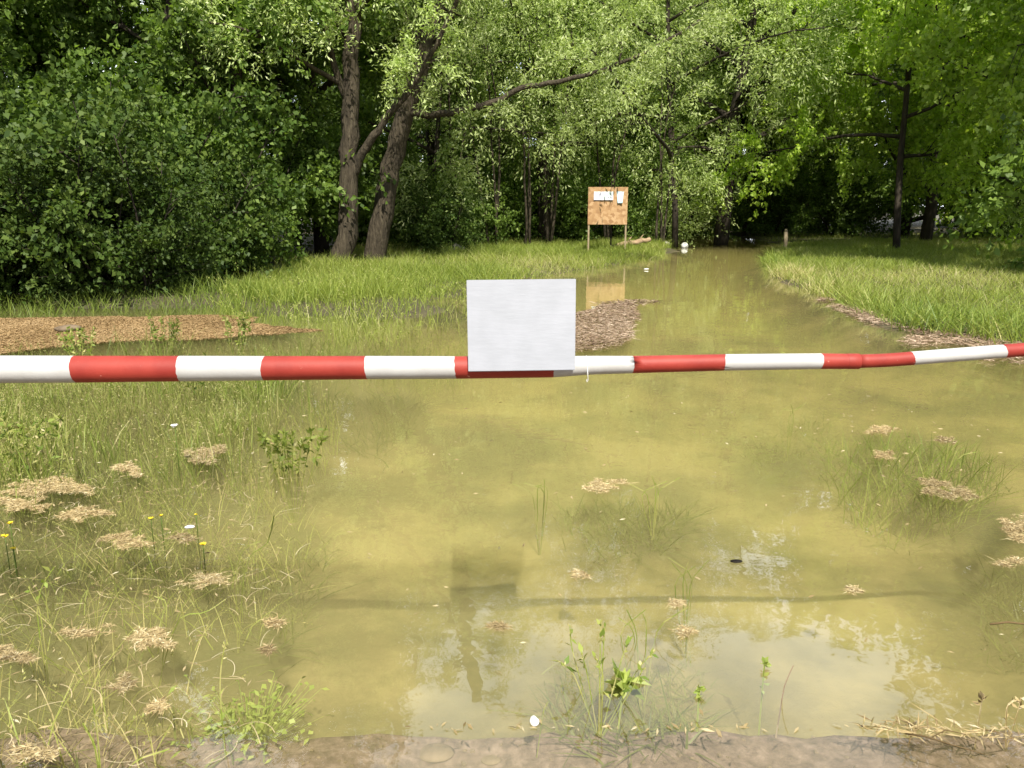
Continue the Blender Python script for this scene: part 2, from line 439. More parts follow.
def watermat():
    m, nt, b, out = newmat('murky_water')
    nt.nodes.remove(b)
    g = N(nt, "ShaderNodeNewGeometry")
    mp = N(nt, "ShaderNodeMapping"); mp.inputs["Scale"].default_value = (1, 1, 1)
    nt.links.new(g.outputs["Position"], mp.inputs[0])
    n1 = N(nt, "ShaderNodeTexNoise"); n1.inputs["Scale"].default_value = 2.2; n1.inputs["Detail"].default_value = 3; n1.inputs["Distortion"].default_value = .4
    n2 = N(nt, "ShaderNodeTexNoise"); n2.inputs["Scale"].default_value = 11; n2.inputs["Detail"].default_value = 2
    nt.links.new(mp.outputs[0], n1.inputs["Vector"]); nt.links.new(mp.outputs[0], n2.inputs["Vector"])
    ml = N(nt, "ShaderNodeMath", operation='MULTIPLY_ADD'); ml.inputs[1].default_value = .12
    nt.links.new(n2.outputs[0], ml.inputs[0]); nt.links.new(n1.outputs[0], ml.inputs[2])
    bp = N(nt, "ShaderNodeBump"); bp.inputs["Strength"].default_value = .22; bp.inputs["Distance"].default_value = .012
    nt.links.new(ml.outputs[0], bp.inputs["Height"])
    fr = N(nt, "ShaderNodeFresnel"); fr.inputs[0].default_value = 1.33
    gl = N(nt, "ShaderNodeBsdfGlossy"); gl.inputs["Roughness"].default_value = .015; gl.inputs["Color"].default_value = (1, 1, 1, 1)
    nt.links.new(bp.outputs[0], gl.inputs["Normal"])
    tr = N(nt, "ShaderNodeBsdfTransparent")
    mx = N(nt, "ShaderNodeMixShader"); nt.links.new(fr.outputs[0], mx.inputs[0]); nt.links.new(tr.outputs[0], mx.inputs[1]); nt.links.new(gl.outputs[0], mx.inputs[2])
    nt.links.new(mx.outputs[0], out.inputs["Surface"])
    sc = N(nt, "ShaderNodeVolumeScatter"); sc.inputs["Color"].default_value = (.084, .076, .037, 1); sc.inputs["Density"].default_value = 4.4; sc.inputs["Anisotropy"].default_value = -0.38
    ab = N(nt, "ShaderNodeVolumeAbsorption"); ab.inputs["Color"].default_value = (.75, .72, .2, 1); ab.inputs["Density"].default_value = .8
    ad = N(nt, "ShaderNodeAddShader"); nt.links.new(sc.outputs[0], ad.inputs[0]); nt.links.new(ab.outputs[0], ad.inputs[1])
    nt.links.new(ad.outputs[0], out.inputs["Volume"])
    return m
M['water'] = watermat()

# ------------------------------------------------------------------ ground and water
def axis(segs):
    a = []
    for lo, hi, st in segs: a += list(np.arange(lo, hi, st))
    a.append(segs[-1][1]); return np.array(a)
gx = axis([(-400, -90, 31), (-90, -20, 2.5), (-20, -6, .35), (-6, 6, .09), (6, 20, .35), (20, 90, 2.5), (90, 400, 31)])
gy = axis([(-300, -20, 28), (-20, 0, 1), (0, 1.9, .1), (1.9, 2.36, .018), (2.36, 9, .09), (9, 34, .28), (34, 90, 1.4), (90, 500, 30)])
XX, YY = np.meshgrid(gx, gy)
Pg = np.stack([XX.ravel(), YY.ravel()], 1)
Vg = np.column_stack([Pg, hgt(Pg)])
nx, ny = len(gx), len(gy)
ii, jj = np.meshgrid(np.arange(nx - 1), np.arange(ny - 1))
b0 = (jj * nx + ii).ravel()
me = quad_mesh("ground", Vg, faces=np.stack([b0, b0 + 1, b0 + nx + 1, b0 + nx], 1), smooth=True)
tag(link("ground", me, M['ground']), kind="structure")

wt = Tubes(); wt.box((0, 29, -.5), (150, 60, 1.0))
tag(link("flood_water", wt.mesh("flood_water", smooth=False), M['water']), kind="structure")

# ------------------------------------------------------------------ trees
def curve(p0, d, L, n, rng, droop=0.0, wob=.12):
    pts = [np.array(p0, float)]; d = norm(np.array(d, float)); st = L / n
    for i in range(n):
        d = norm(d + rng.normal(size=3) * wob + np.array([0, 0, -droop]))
        pts.append(pts[-1] + d * st)
    return np.array(pts)

def interp(pts, t):
    s = t * (len(pts) - 1); i = min(int(s), len(pts) - 2); f = s - i
    return pts[i] * (1 - f) + pts[i + 1] * f, norm(pts[i + 1] - pts[i])

def foliage(limbs, rng, nb=9, bl=2.2, nt=11, tl=.9, nl=26, droop=.06, tdroop=.5, leaf=(.13, .075), up=.35, jit=.07, lens=1.0):
    """limbs: (pts, r0, r1, leafy_from). Returns wood tubes and leaf quads, tone"""
    wood = Tubes(); S = []; D = []; LN = []
    for pts, r0, r1, lf, *opt in limbs:
        n = len(pts); wood.add(pts, np.linspace(r0, r1, n), 9 if r0 > .12 else 5)
        k = opt[0] if opt else nb; blm = opt[1] if len(opt) > 1 else bl
        for q in range(k):
            t = lf + (1 - lf) * ((q + rng.uniform(.2, 1)) / k)
            p, tg = interp(pts, min(t, .999))
            side = norm(np.cross(tg, rng.normal(size=3)))
            d = norm(tg * rng.uniform(.2, .9) + side * rng.uniform(.6, 1.1) + np.array([0, 0, .25]))
            L = blm * rng.uniform(.55, 1.15) * (1 - .35 * t)
            bp = curve(p, d, L, 5, rng, droop)
            rr = max(.008, (r0 + (r1 - r0) * t) * .32)
            wood.add(bp, np.linspace(rr, .004, 6), 4, cap=False)
            for w in range(nt):
                tt = .15 + .85 * (w + rng.uniform(0, 1)) / nt
                p2, tg2 = interp(bp, min(tt, .999))
                S.append(p2); D.append(norm(tg2 * .6 + rng.normal(size=3) * .7)); LN.append(tl * rng.uniform(.5, 1.2))
    S, D, LN = np.array(S), np.array(D), np.array(LN)
    n = len(S)
    tw = rng.uniform(.05, 1, size=(n, nl))
    P = S[:, None] + D[:, None] * (LN[:, None] * tw)[..., None]
    P[..., 2] -= tdroop * (LN[:, None] * tw) ** 2
    P += rng.normal(size=P.shape) * jit
    dd = D[:, None] * .7 + rng.normal(size=P.shape) * .6
    dd[..., 2] -= tdroop * 1.2 * tw
    clump = rng.uniform(-.22, .22, size=(n, 1))
    tone = np.clip(.45 + clump + rng.normal(size=(n, nl)) * .17, 0, 1).ravel()
    P = P.reshape(-1, 3); dd = dd.reshape(-1, 3)
    m = len(P); sz = rng.uniform(.6, 1.25, m)
    V = leaf_quads(rng, P, dd, leaf[0] * sz, leaf[1] * sz, up=up)
    return wood, V, tone

def auto_limbs(rng, H, R, r0, first=.3, n=14, lean=(0, 0), spread=1.0):
    tr = curve((0, 0, -.2), (lean[0], lean[1], 1), H * .93, 9, rng, 0, .05)
    limbs = [(tr, r0, r0 * .12, .55, 8, R * .5)]
    for i in range(n):
        t = first + (.92 - first) * (i + rng.uniform(0, .8)) / n
        p, tg = interp(tr, t)
        a = i * 2.4 + rng.uniform(-.4, .4)
        u = (t - first) / (.92 - first)
        prof = 1.12 - .72 * u if u > .08 else .85
        L = R * max(.35, prof) * rng.uniform(.8, 1.15)
        d = (math.cos(a) * spread, math.sin(a) * spread, .25 + .6 * u)
        limbs.append((curve(p, d, L, 6, rng, .02, .12), r0 * (1 - t) * .5 + .02, .012, .3))
    return limbs

def tree_proto(name, seed, mat, bark, H, R, r0, first, n, lean=(0, 0), **kw):
    rng = np.random.default_rng(seed)
    wood, V, tone = foliage(auto_limbs(rng, H, R, r0, first, n, lean), rng, **kw)
    return (wood.mesh(name + "_trunk"), M[bark], quad_mesh(name + "_crown", V, tone), M[mat])

def plant_tree(proto, x, y, label, cat="tree", name="tree", group=None, s=1.0, rz=0.0, sz=1.0, z=None):
    tm, bm, cm, lm = proto
    e = empty(name, (x, y, gz(x, y) if z is None else z), rz); e.scale = (s, s, s * sz)
    link("trunk" if cat == "tree" else "stem", tm, bm, e); link("crown" if cat == "tree" else "foliage", cm, lm, e)
    tag(e, label, cat, group)
    return e

WL = dict(nb=9, bl=2.4, nt=13, tl=1.1, nl=30, tdroop=.45, leaf=(.12, .036), up=.05, jit=.07)
protoW1 = tree_proto("willow_a", 11, 'willow', 'darkbark', 15, 5.2, .28, .22, 17, **WL)
protoW2 = tree_proto("willow_b", 12, 'willow', 'darkbark', 13, 4.6, .10, .15, 16, **WL)
ML = dict(nb=9, bl=1.9, nt=12, tl=.8, nl=22, tdroop=.3, leaf=(.14, .10), up=.25, jit=.06)
protoM1 = tree_proto("maple_a", 21, 'maple', 'darkbark', 14, 4.6, .12, .20, 17, **ML)
protoM2 = tree_proto("maple_b", 22, 'maple', 'darkbark', 12, 4.2, .18, .10, 17, **ML)
DL = dict(nb=9, bl=1.9, nt=12, tl=.85, nl=26, tdroop=.25, leaf=(.145, .095), up=.3, jit=.08)
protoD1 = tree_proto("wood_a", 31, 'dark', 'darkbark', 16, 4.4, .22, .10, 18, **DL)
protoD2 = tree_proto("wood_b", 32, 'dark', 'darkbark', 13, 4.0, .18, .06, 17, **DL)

def shrub_proto(name, seed, mat, H, R, nst=11, **kw):
    rng = np.random.default_rng(seed); limbs = []
    for i in range(nst):
        a = i * 2.4 + rng.uniform(-.3, .3); o = rng.uniform(.05, .35)
        d = (math.cos(a) * rng.uniform(.15, .9), math.sin(a) * rng.uniform(.15, .9), 1)
        L = H * rng.uniform(.6, 1.05)
        limbs.append((curve((math.cos(a) * o, math.sin(a) * o, -.3), d, L, 7, rng, .03, .10), .035, .008, .06))
    wood, V, tone = foliage(limbs, rng, **kw)
    keep = V[:, :, 2].min(1) > .02
    return (wood.mesh(name + "_stem"), M['darkbark'], quad_mesh(name + "_leaves", V[keep], tone[keep]), M[mat])
SL = dict(nb=10, bl=1.5, nt=11, tl=.6, nl=19, tdroop=.35, leaf=(.098, .072), up=.4, jit=.055)
protoS1 = shrub_proto("shrub_a", 41, 'shrub', 3.6, 2, 11, **SL)
protoS2 = shrub_proto("shrub_b", 42, 'shrub', 2.8, 2, 11, **SL)
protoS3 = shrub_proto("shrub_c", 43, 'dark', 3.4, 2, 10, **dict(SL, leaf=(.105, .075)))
UL = dict(nb=8, bl=1.3, nt=9, tl=.6, nl=18, tdroop=.35, leaf=(.085, .055), up=.6, jit=.05)
protoU = shrub_proto("understory", 44, 'willow', 4.0, 1.6, 9, **dict(UL, leaf=(.09, .045)))

# thin bare-stemmed sapling
def sapling_proto(seed):
    rng = np.random.default_rng(seed); limbs = []
    for i in range(3):
        limbs.append((curve((rng.uniform(-.25, .25), rng.uniform(-.25, .25), -.2), (rng.uniform(-.12, .12), rng.uniform(-.1, .1), 1), 7.5, 9, rng, 0, .05), .055, .012, .45))
    wood, V, tone = foliage(limbs, rng, nb=8, bl=1.2, nt=7, tl=.5, nl=12, leaf=(.10, .05), up=.5)
    return (wood.mesh("sapling_stems"), M['bark'], quad_mesh("sapling_leaves", V, tone), M['dark'])
protoP = sapling_proto(51); protoP2 = sapling_proto(52)

# the two big riverside willows whose trunks stand on the left bank
def big_tree(limbs, seed, label, x, y, **kw):
    base = np.array([x, y, gz(x, y)])
    rng = np.random.default_rng(seed)
    L = []
    for pts, r0, r1, lf, *o in limbs:
        pts = np.array(pts) - base
        # refine and roughen the path
        t = np.linspace(0, 1, 4 * (len(pts) - 1) + 1); src = np.linspace(0, 1, len(pts))
        P = np.stack([np.interp(t, src, pts[:, k]) for k in range(3)], 1)
        Q = P.copy(); Q[1:-1] = (P[:-2] + P[1:-1] * 2 + P[2:]) / 4
        Q[1:-1] += rng.normal(size=Q[1:-1].shape) * min(.03, r0 * .15)
        L.append((Q, r0, r1, lf, *o))
    wood, V, tone = foliage(L, rng, **kw)
    e = empty("willow_tree", base)
    link("trunk", wood.mesh("willow_trunk"), M['bark'], e)
    link("crown", quad_mesh("willow_crown", V, tone), M['willow'], e)
    tag(e, label, "tree", "two big trees at the edge of the left bank")
    return e

YA, YB = 19.0, 20.0
a0 = gp(343, 268); a0 = yp(343, 266, YA)
t1 = [yp(341, 272, YA), yp(345, 235, YA), yp(350, 180, YA), yp(350, 120, YA), yp(352, 60, YA), yp(353, 0, YA), yp(356, -90, YA), yp(350, -220, YA), yp(360, -380, YA)]
t1l = [yp(350, 110, YA), yp(334, 66, YA - .3), yp(322, 12, YA - .6), yp(300, -60, YA - 1), yp(270, -170, YA - 1.4), yp(250, -260, YA - 1.6)]
t1r = [yp(352, 178, YA), yp(368, 145, YA - .2), yp(392, 110, YA - .4), yp(414, 86, YA - .5), yp(445, 30, YA - .9), yp(480, -60, YA - 1.2)]
t1b = [yp(352, 20, YA), yp(385, -40, YA - .6), yp(430, -130, YA - 1.3), yp(470, -220, YA - 2)]
t1c = [yp(350, 90, YA), yp(300, 60, YA - .8), yp(250, 30, YA - 1.5), yp(200, 20, YA - 2)]
WB = dict(nb=8, bl=1.8, nt=13, tl=.8, nl=30, tdroop=.5, leaf=(.11, .032), up=.05, jit=.06)
big_tree([(t1, .26, .11, .5, 20, 2.2), (t1l, .09, .03, .2, 14, 2.0), (t1r, .12, .03, .45, 9, 1.2), (t1b, .12, .03, .15, 12, 2.2), (t1c, .07, .02, .3, 7, 1.2)], 61,
         "straight grey trunk leftmost of the two big trees on the grassy bank", *yp(343, 266, YA)[:2], **WB)
t2 = [yp(374, 268, YB), yp(380, 225, YB), yp(388, 180, YB), yp(402, 125, YB), yp(418, 70, YB), yp(436, 10, YB), yp(450, -70, YB), yp(460, -190, YB), yp(465, -300, YB)]
t2r = [yp(405, 112, YB), yp(432, 116, YB - .3), yp(468, 110, YB - .5), yp(497, 102, YB - .6), yp(520, 88, YB - .7), yp(558, 83, YB - .8), yp(592, 73, YB - 1), yp(625, 62, YB - 1.1), yp(658, 46, YB - 1.2), yp(700, 20, YB - 1.3)]
t2s = [yp(618, 66, YB - 1.1), yp(622, 50, YB - 1.2), yp(621, 38, YB - 1.2)]
t2u = [yp(418, 70, YB), yp(448, 25, YB + .3), yp(480, -40, YB + .5), yp(505, -90, YB + .6)]
t2b = [yp(440, 0, YB), yp(420, -70, YB - .7), yp(395, -160, YB - 1.2), yp(385, -260, YB - 1.4)]
big_tree([(t2, .29, .13, .5, 20, 2.2), (t2r, .095, .03, .62, 6, .6), (t2r[:5], .05, .03, .0, 4, .7), (t2s, .03, .01, .5, 1, .4), (t2u, .12, .03, .4, 10, 1.6), (t2b, .13, .03, .2, 12, 2.0)], 62,
         "thicker trunk leaning right, with a long bare limb reaching over towards the notice board", *yp(377, 264, YB)[:2], **WB)

# willows standing behind the left bank: the pale crowns over the notice board
FW = "willows behind the left bank"
plant_tree(protoW1, 1.2, 28.5, "tall pale grey-green willow over the dark stems, left of the notice board", name="willow_tree", group=FW, s=1.05, rz=.4)
plant_tree(protoW2, 5.9, 28.9, "pale silvery willow crown directly above the notice board", name="willow_tree", group=FW, s=1.3, rz=2.1)
plant_tree(protoW1, 8.2, 31.5, "bright pale willow whose crown bulges over the water track", name="willow_tree", group=FW, s=1.1, rz=3.7, sz=1.02)
plant_tree(protoW2, -2.8, 27.0, "willow crown showing just right of the two big trunks", name="willow_tree", group=FW, s=1.1, rz=5.0)
# fresh green trees on the right bank
FM = "fresh green trees on the right bank"
plant_tree(protoM1, 12.2, 25.3, "green tree with a thin dark trunk alone on the right grass bank", name="broadleaf_tree", group=FM, s=1.04, rz=.8, sz=1.04)
plant_tree(protoM2, 15.4, 21.5, "leaning dark tree at the right edge of the photo", name="broadleaf_tree", group=FM, s=1.15, rz=2.2)
plant_tree(protoM1, 11.2, 38.8, "bright yellow-green tree beside the pale willow, over the dark end of the track", name="broadleaf_tree", group=FM, s=1.12, rz=4.0)
plant_tree(protoM2, 16.0, 31.0, "bright leafy tree behind the thin dark trunk on the right bank", name="broadleaf_tree", group=FM, s=1.3, rz=1.0)
plant_tree(protoM1, 20.5, 27.5, "deep green tree behind the leaning one at the right edge", name="broadleaf_tree", group=FM, s=1.1, rz=5.2)

plant_tree(protoD2, 13.9, 16.0, "near tree whose twigs hang into the top right corner", name="broadleaf_tree", group=FM, s=1.2, rz=3.2)
# trees of the left wood and the deep background
LW = "trees of the dark wood behind the left shrubs"
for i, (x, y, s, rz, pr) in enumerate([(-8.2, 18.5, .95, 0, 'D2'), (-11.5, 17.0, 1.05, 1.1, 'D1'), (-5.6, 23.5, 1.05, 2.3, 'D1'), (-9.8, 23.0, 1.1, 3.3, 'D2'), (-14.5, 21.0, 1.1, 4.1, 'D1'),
                                       (-13.0, 14.0, .9, 5.1, 'D2'), (-17.5, 17.5, 1.1, .6, 'D2'), (-3.0, 32.0, 1.1, 1.6, 'D1'), (-8.0, 29.5, 1.15, 2.6, 'D1'), (-14.0, 28.0, 1.2, 3.7, 'D2'), (-12.5, 9.4, .85, 2.2, 'D2'), (-19, 24, 1.2, .3, 'D1'), (-22, 19, 1.2, 1.3, 'D2'), (-6.8, 19.8, .9, 4.0, 'D1'), (-20, 32, 1.3, 2, 'D1'), (-15.5, 23.5, 1.1, 5.5, 'D2')]):  # the nearest tree, out of view, is added to dapple the shrubs with shade
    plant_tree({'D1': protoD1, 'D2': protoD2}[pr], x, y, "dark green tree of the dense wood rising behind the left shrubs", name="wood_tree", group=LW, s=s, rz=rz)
BW = "trees closing the view behind the willows and the track"
k = 0
rngb = np.random.default_rng(77)
for row, (y, xs) in enumerate([(37, (-4, 1.5, 5.0, 18.5, 23.5)), (44, (-18, -12, -6, 0, 4.6, 13.2, 17, 22, 28)), (52, (-18, -10, -3, 4, 9.5, 15, 21, 28, 35)), (60, (-14, -5, 3, 10, 17, 25, 34)), (47.5, (8.0, 11.0, 14.6)), (56, (7, 12.5, 18.5))]):
    for x in xs:
        plant_tree([protoD1, protoD2][k % 2], x + rngb.uniform(-.8, .8), y + rngb.uniform(-1.5, 1.5), "dark leafy tree deep in the wood beyond the flooded track", name="wood_tree", group=BW,
                   s=rngb.uniform(1.0, 1.25), rz=rngb.uniform(0, 6.28)); k += 1

# ------------------------------------------------------------------ shrubs
SG = "shrubs along the left water edge"
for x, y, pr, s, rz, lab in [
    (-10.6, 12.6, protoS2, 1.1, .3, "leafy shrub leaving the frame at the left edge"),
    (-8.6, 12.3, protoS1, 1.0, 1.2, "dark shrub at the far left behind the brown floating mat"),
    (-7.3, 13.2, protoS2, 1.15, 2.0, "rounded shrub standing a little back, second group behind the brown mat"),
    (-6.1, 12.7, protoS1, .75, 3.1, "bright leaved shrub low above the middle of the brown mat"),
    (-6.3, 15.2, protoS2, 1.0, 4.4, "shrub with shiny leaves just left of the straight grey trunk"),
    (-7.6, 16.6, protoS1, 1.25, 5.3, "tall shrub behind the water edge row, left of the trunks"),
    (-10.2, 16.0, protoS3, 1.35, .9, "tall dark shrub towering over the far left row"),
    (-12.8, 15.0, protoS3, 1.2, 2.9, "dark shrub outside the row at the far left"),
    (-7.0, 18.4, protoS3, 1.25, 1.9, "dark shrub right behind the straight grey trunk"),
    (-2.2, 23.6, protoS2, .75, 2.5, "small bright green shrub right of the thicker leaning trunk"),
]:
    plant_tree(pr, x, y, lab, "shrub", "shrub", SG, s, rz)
UG = "undergrowth shrubs below the willows"
for x, y, pr, s, rz, lab in [
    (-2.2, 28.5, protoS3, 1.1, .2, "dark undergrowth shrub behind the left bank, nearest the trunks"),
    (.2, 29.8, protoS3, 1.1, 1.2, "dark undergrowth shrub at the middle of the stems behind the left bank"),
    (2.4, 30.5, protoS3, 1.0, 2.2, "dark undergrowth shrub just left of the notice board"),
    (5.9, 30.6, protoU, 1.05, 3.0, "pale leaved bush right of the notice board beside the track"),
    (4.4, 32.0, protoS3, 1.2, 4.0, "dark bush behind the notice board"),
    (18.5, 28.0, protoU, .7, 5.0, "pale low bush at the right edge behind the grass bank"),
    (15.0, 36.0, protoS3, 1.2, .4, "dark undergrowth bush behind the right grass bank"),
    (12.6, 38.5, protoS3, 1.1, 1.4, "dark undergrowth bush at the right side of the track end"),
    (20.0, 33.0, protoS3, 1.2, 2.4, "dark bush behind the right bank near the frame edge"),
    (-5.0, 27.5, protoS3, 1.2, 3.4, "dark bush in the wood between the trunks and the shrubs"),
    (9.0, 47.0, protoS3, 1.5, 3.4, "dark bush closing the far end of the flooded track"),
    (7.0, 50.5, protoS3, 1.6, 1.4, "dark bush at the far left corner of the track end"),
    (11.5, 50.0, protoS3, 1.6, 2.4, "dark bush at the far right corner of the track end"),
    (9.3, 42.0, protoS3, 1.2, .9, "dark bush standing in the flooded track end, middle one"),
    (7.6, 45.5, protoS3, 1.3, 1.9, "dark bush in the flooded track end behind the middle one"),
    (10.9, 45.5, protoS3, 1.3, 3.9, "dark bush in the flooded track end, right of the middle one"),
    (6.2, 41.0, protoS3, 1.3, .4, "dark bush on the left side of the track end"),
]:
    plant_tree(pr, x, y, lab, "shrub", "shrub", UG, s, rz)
PG = "thin saplings behind the left bank"
for x, y, pr, s, rz in [(-1.9, 26.6, protoP, 1, .1), (-.6, 27.3, protoP2, 1.05, 1.5), (.55, 26.8, protoP, .95, 2.7), (1.3, 27.6, protoP2, 1.1, 3.6), (3.5, 29.3, protoP, 1, 4.9), (5.2, 28.2, protoP2, .9, 5.5)]:
    plant_tree(pr, x, y, "thin bare upright stems in the shade between the big trunks and the notice board", "tree", "sapling", PG, s, rz)

# ------------------------------------------------------------------ grass
def blades(rng, P, z0, h, w, lean=.35, curl=.5):
    """three-segment curved blades; P (n,2)"""
    n = len(P); a = rng.uniform(0, 2 * np.pi, n); ld = np.stack([np.cos(a), np.sin(a)], 1)
    l = np.abs(rng.normal(size=n)) * lean; c = np.abs(rng.normal(size=n)) * curl
    b = rng.uniform(0, 2 * np.pi, n); s = np.stack([np.cos(b), np.sin(b), np.zeros(n)], 1)
    V = np.empty((n, 8, 3))
    for k, t in enumerate((0, .4, .75, 1)):
        off = (l * t + c * t * t)[:, None] * ld * h[:, None]
        z = z0 + h * (t - .35 * c * t * t)
        ctr = np.column_stack([P + off, z]); ww = (w * (1, .9, .6, .08)[k] / 2)[:, None] * s
        V[:, 2 * k] = ctr - ww; V[:, 2 * k + 1] = ctr + ww
    f = np.array([[0, 1, 3, 2], [2, 3, 5, 4], [4, 5, 7, 6]])
    F = (np.arange(n)[:, None, None] * 8 + f).reshape(-1, 4)
    return V.reshape(-1, 3), F

def scatter(rng, poly, n):
    poly = np.array(poly); lo, hi = poly.min(0), poly.max(0); out = []
    tot = 0
    while tot < n:
        q = rng.uniform(lo, hi, size=(n * 2, 2)); q = q[inside(q, [tuple(p) for p in poly])]
        out.append(q); tot += len(q)
    return np.concatenate(out)[:n]

def grass(name, label, cat, mat, polys, seed, hmin, hmax, w, clump=0.0, lean=.3, curl=.4, dens=None, toneb=.5, ts=.2, kind="stuff", heads=0.0, hl=.016):
    rng = np.random.default_rng(seed)
    P = np.concatenate([scatter(rng, p, n) for p, n in polys])
    if dens is not None: P = P[rng.uniform(size=len(P)) < dens(P)]
    if clump: P = P + rng.normal(size=P.shape) * clump
    n = len(P); nz = wnoise(P, 2.0)
    h = rng.uniform(hmin, hmax, n) * (1 + .3 * nz)
    tone = np.clip(toneb + ts * rng.normal(size=n) + .15 * wnoise(P, 1.1), 0, 1)
    tone = np.clip(tone + .16 * wnoise(P, .6), 0, 1); h = h * (1 + .2 * wnoise(P, 5.0))
    V, F = blades(rng, P, hgt(P) - .02, h, w * rng.uniform(.6, 1.2, n), lean, curl)
    tq = np.repeat(tone, 3)
    if heads:
        B = V.reshape(n, 8, 3)[rng.uniform(size=n) < heads]; m = len(B); k = 7
        a_, b_ = B[:, 4:6].mean(1), B[:, 6:8].mean(1); u = rng.uniform(.1, 1.1, (m, k, 1))
        pos = (a_[:, None] * (1 - u) + b_[:, None] * u).reshape(-1, 3)
        q = leaf_quads(rng, pos, np.repeat(norm(b_ - a_), k, 0) + rng.normal(size=(m * k, 3)) * .6, hl * rng.uniform(.5, 1.3, m * k), hl * .4)
        F = np.concatenate([F, np.arange(m * k * 4).reshape(-1, 4) + len(V)]); V = np.concatenate([V, q.reshape(-1, 3)]); tq = np.concatenate([tq, rng.uniform(.6, 1, m * k)])
    o = link(name, quad_mesh(name, V, tq, F), M[mat])
    tag(o, label, cat, kind=kind)
    return o

left_in = G((215, 300), (260, 285), (300, 268), (345, 258), (400, 247), (470, 240), (560, 240), (640, 243), (670, 247), (660, 258), (600, 268), (535, 279), (470, 289), (420, 304), (350, 308), (290, 310))
left_back = [(-5, 20), (5.6, 27), (5.6, 36), (-6, 34)]
left_fade = G((200, 306), (330, 296), (470, 292), (520, 278), (480, 330), (470, 352), (320, 352), (330, 325), (230, 322))
grass("bank_grass", "lush green grass on the left bank around the two trunks and the notice board", "grass", 'grass', [(left_in, 85000), (left_back, 16000)], 101, .12, .31, .009, .04, .45, .6, toneb=.48, ts=.3)
grass("flooded_grass", "thin grass standing in the shallow water in front of the left bank", "grass", 'grass', [(left_fade, 7500)], 102, .2, .42, .009, .06, .25, .35, toneb=.6, heads=.2, hl=.03,
      dens=lambda P: np.clip(.5 + .6 * wnoise(P, 1.5), .1, 1))
right_in = G((762, 262), (768, 252), (790, 245), (900, 243), (1060, 243), (1280, 255), (1280, 352), (1150, 346), (1024, 338), (930, 325), (880, 306), (820, 285))
grass("bank_grass", "green meadow grass covering the right bank, half in tree shade", "grass", 'grass', [(right_in, 130000), ([(10.5, 30), (24, 30), (24, 40), (11.5, 40)], 12000)], 103, .07, .24, .009, .03, .5, .7, toneb=.5, ts=.33)
grass("flooded_grass", "sparse grass, toned dark as painted shade, in the shallows under the left shrubs", "grass", 'grass', [(G((-100, 300), (210, 298), (300, 306), (330, 322), (220, 314), (-100, 318)), 3500)], 1021, .12, .3, .010, .06, .3, .45, toneb=.0)  # lowest blade tone paints in the shade under the shrubs
fringe_r = G((762, 258), (770, 275), (830, 300), (900, 330), (1024, 348), (1200, 362), (1200, 348), (1024, 336), (900, 316), (820, 284))
grass("bank_grass", "paler grass fringe bending over the waterline of the right bank", "grass", 'weed', [(fringe_r, 6000)], 104, .2, .38, .011, .05, .45, .6, toneb=.5)

# weeds standing in the foreground water, left
wl_dense = G((-60, 375), (330, 372), (335, 400), (320, 440), (250, 470), (150, 480), (-60, 490))
wl_thin = G((-60, 480), (260, 465), (330, 480), (250, 560), (210, 640), (150, 768), (-60, 768))
def wd(P): return np.clip(.45 + .7 * wnoise(P, 4.0), .03, 1)
grass("marsh_grass", "dense flowering grasses standing in the water behind and below the left half of the pole", "grass", 'weed', [(wl_dense, 14500)], 105, .22, .42, .007, .03, .16, .32, dens=wd, toneb=.68, heads=.4)
grass("marsh_grass", "thin scattered grass stalks in the near left water", "grass", 'weed', [(wl_thin, 2500)], 106, .16, .33, .005, .03, .3, .6, dens=wd, toneb=.8, heads=.4, hl=.012)
grass("marsh_grass", "thin weeds between the brown mat and the pole", "grass", 'weed', [(G((0, 345), (240, 338), (460, 345), (460, 360), (0, 366)), 4500)], 107, .2, .42, .008, .04, .2, .4, dens=wd, toneb=.6, heads=.3)
wr = G((820, 412), (900, 405), (990, 420), (1010, 450), (975, 480), (900, 495), (850, 470), (825, 440))
grass("marsh_grass", "patch of thin grass rising through the water on the right with straw on it", "grass", 'weed', [(wr, 1300)], 108, .17, .29, .006, .03, .35, .7, dens=wd, toneb=.45)
# grass that stays under the surface
sub = G((-60, 375), (420, 375), (400, 420), (330, 480), (280, 600), (240, 768), (-60, 768))
def sdn(P): return np.clip(.5 + .8 * wnoise(P, 1.6), 0, 1)
grass("drowned_grass", "olive grass lying under the water over the left foreground", "grass", 'sub', [(sub, 42000)], 109, .08, .17, .009, .03, .9, .8, dens=sdn, toneb=.4)
subc = [G((560, 470), (620, 455), (690, 470), (680, 505), (600, 515)), G((560, 600), (700, 600), (720, 700), (600, 720), (560, 680)), wr,
        G((740, 395), (830, 385), (820, 420), (760, 425)), G((990, 520), (1100, 500), (1100, 600), (1010, 590))]
grass("drowned_grass", "dark grass patches under the water in the middle and right foreground", "grass", 'sub', [(p, 1000) for p in subc], 110, .05, .12, .008, .04, .9, .8, toneb=.35)

# ------------------------------------------------------------------ floating matter
def flakes(rng, P, z, L, W, tilt=.25):
    n = len(P); a = rng.uniform(0, 6.283, n)
    d = np.stack([np.cos(a), np.sin(a), rng.normal(size=n) * tilt * .6], 1)
    pos = np.column_stack([P, z])
    return leaf_quads(rng, pos, d, L, W, fold=.15, up=.7)

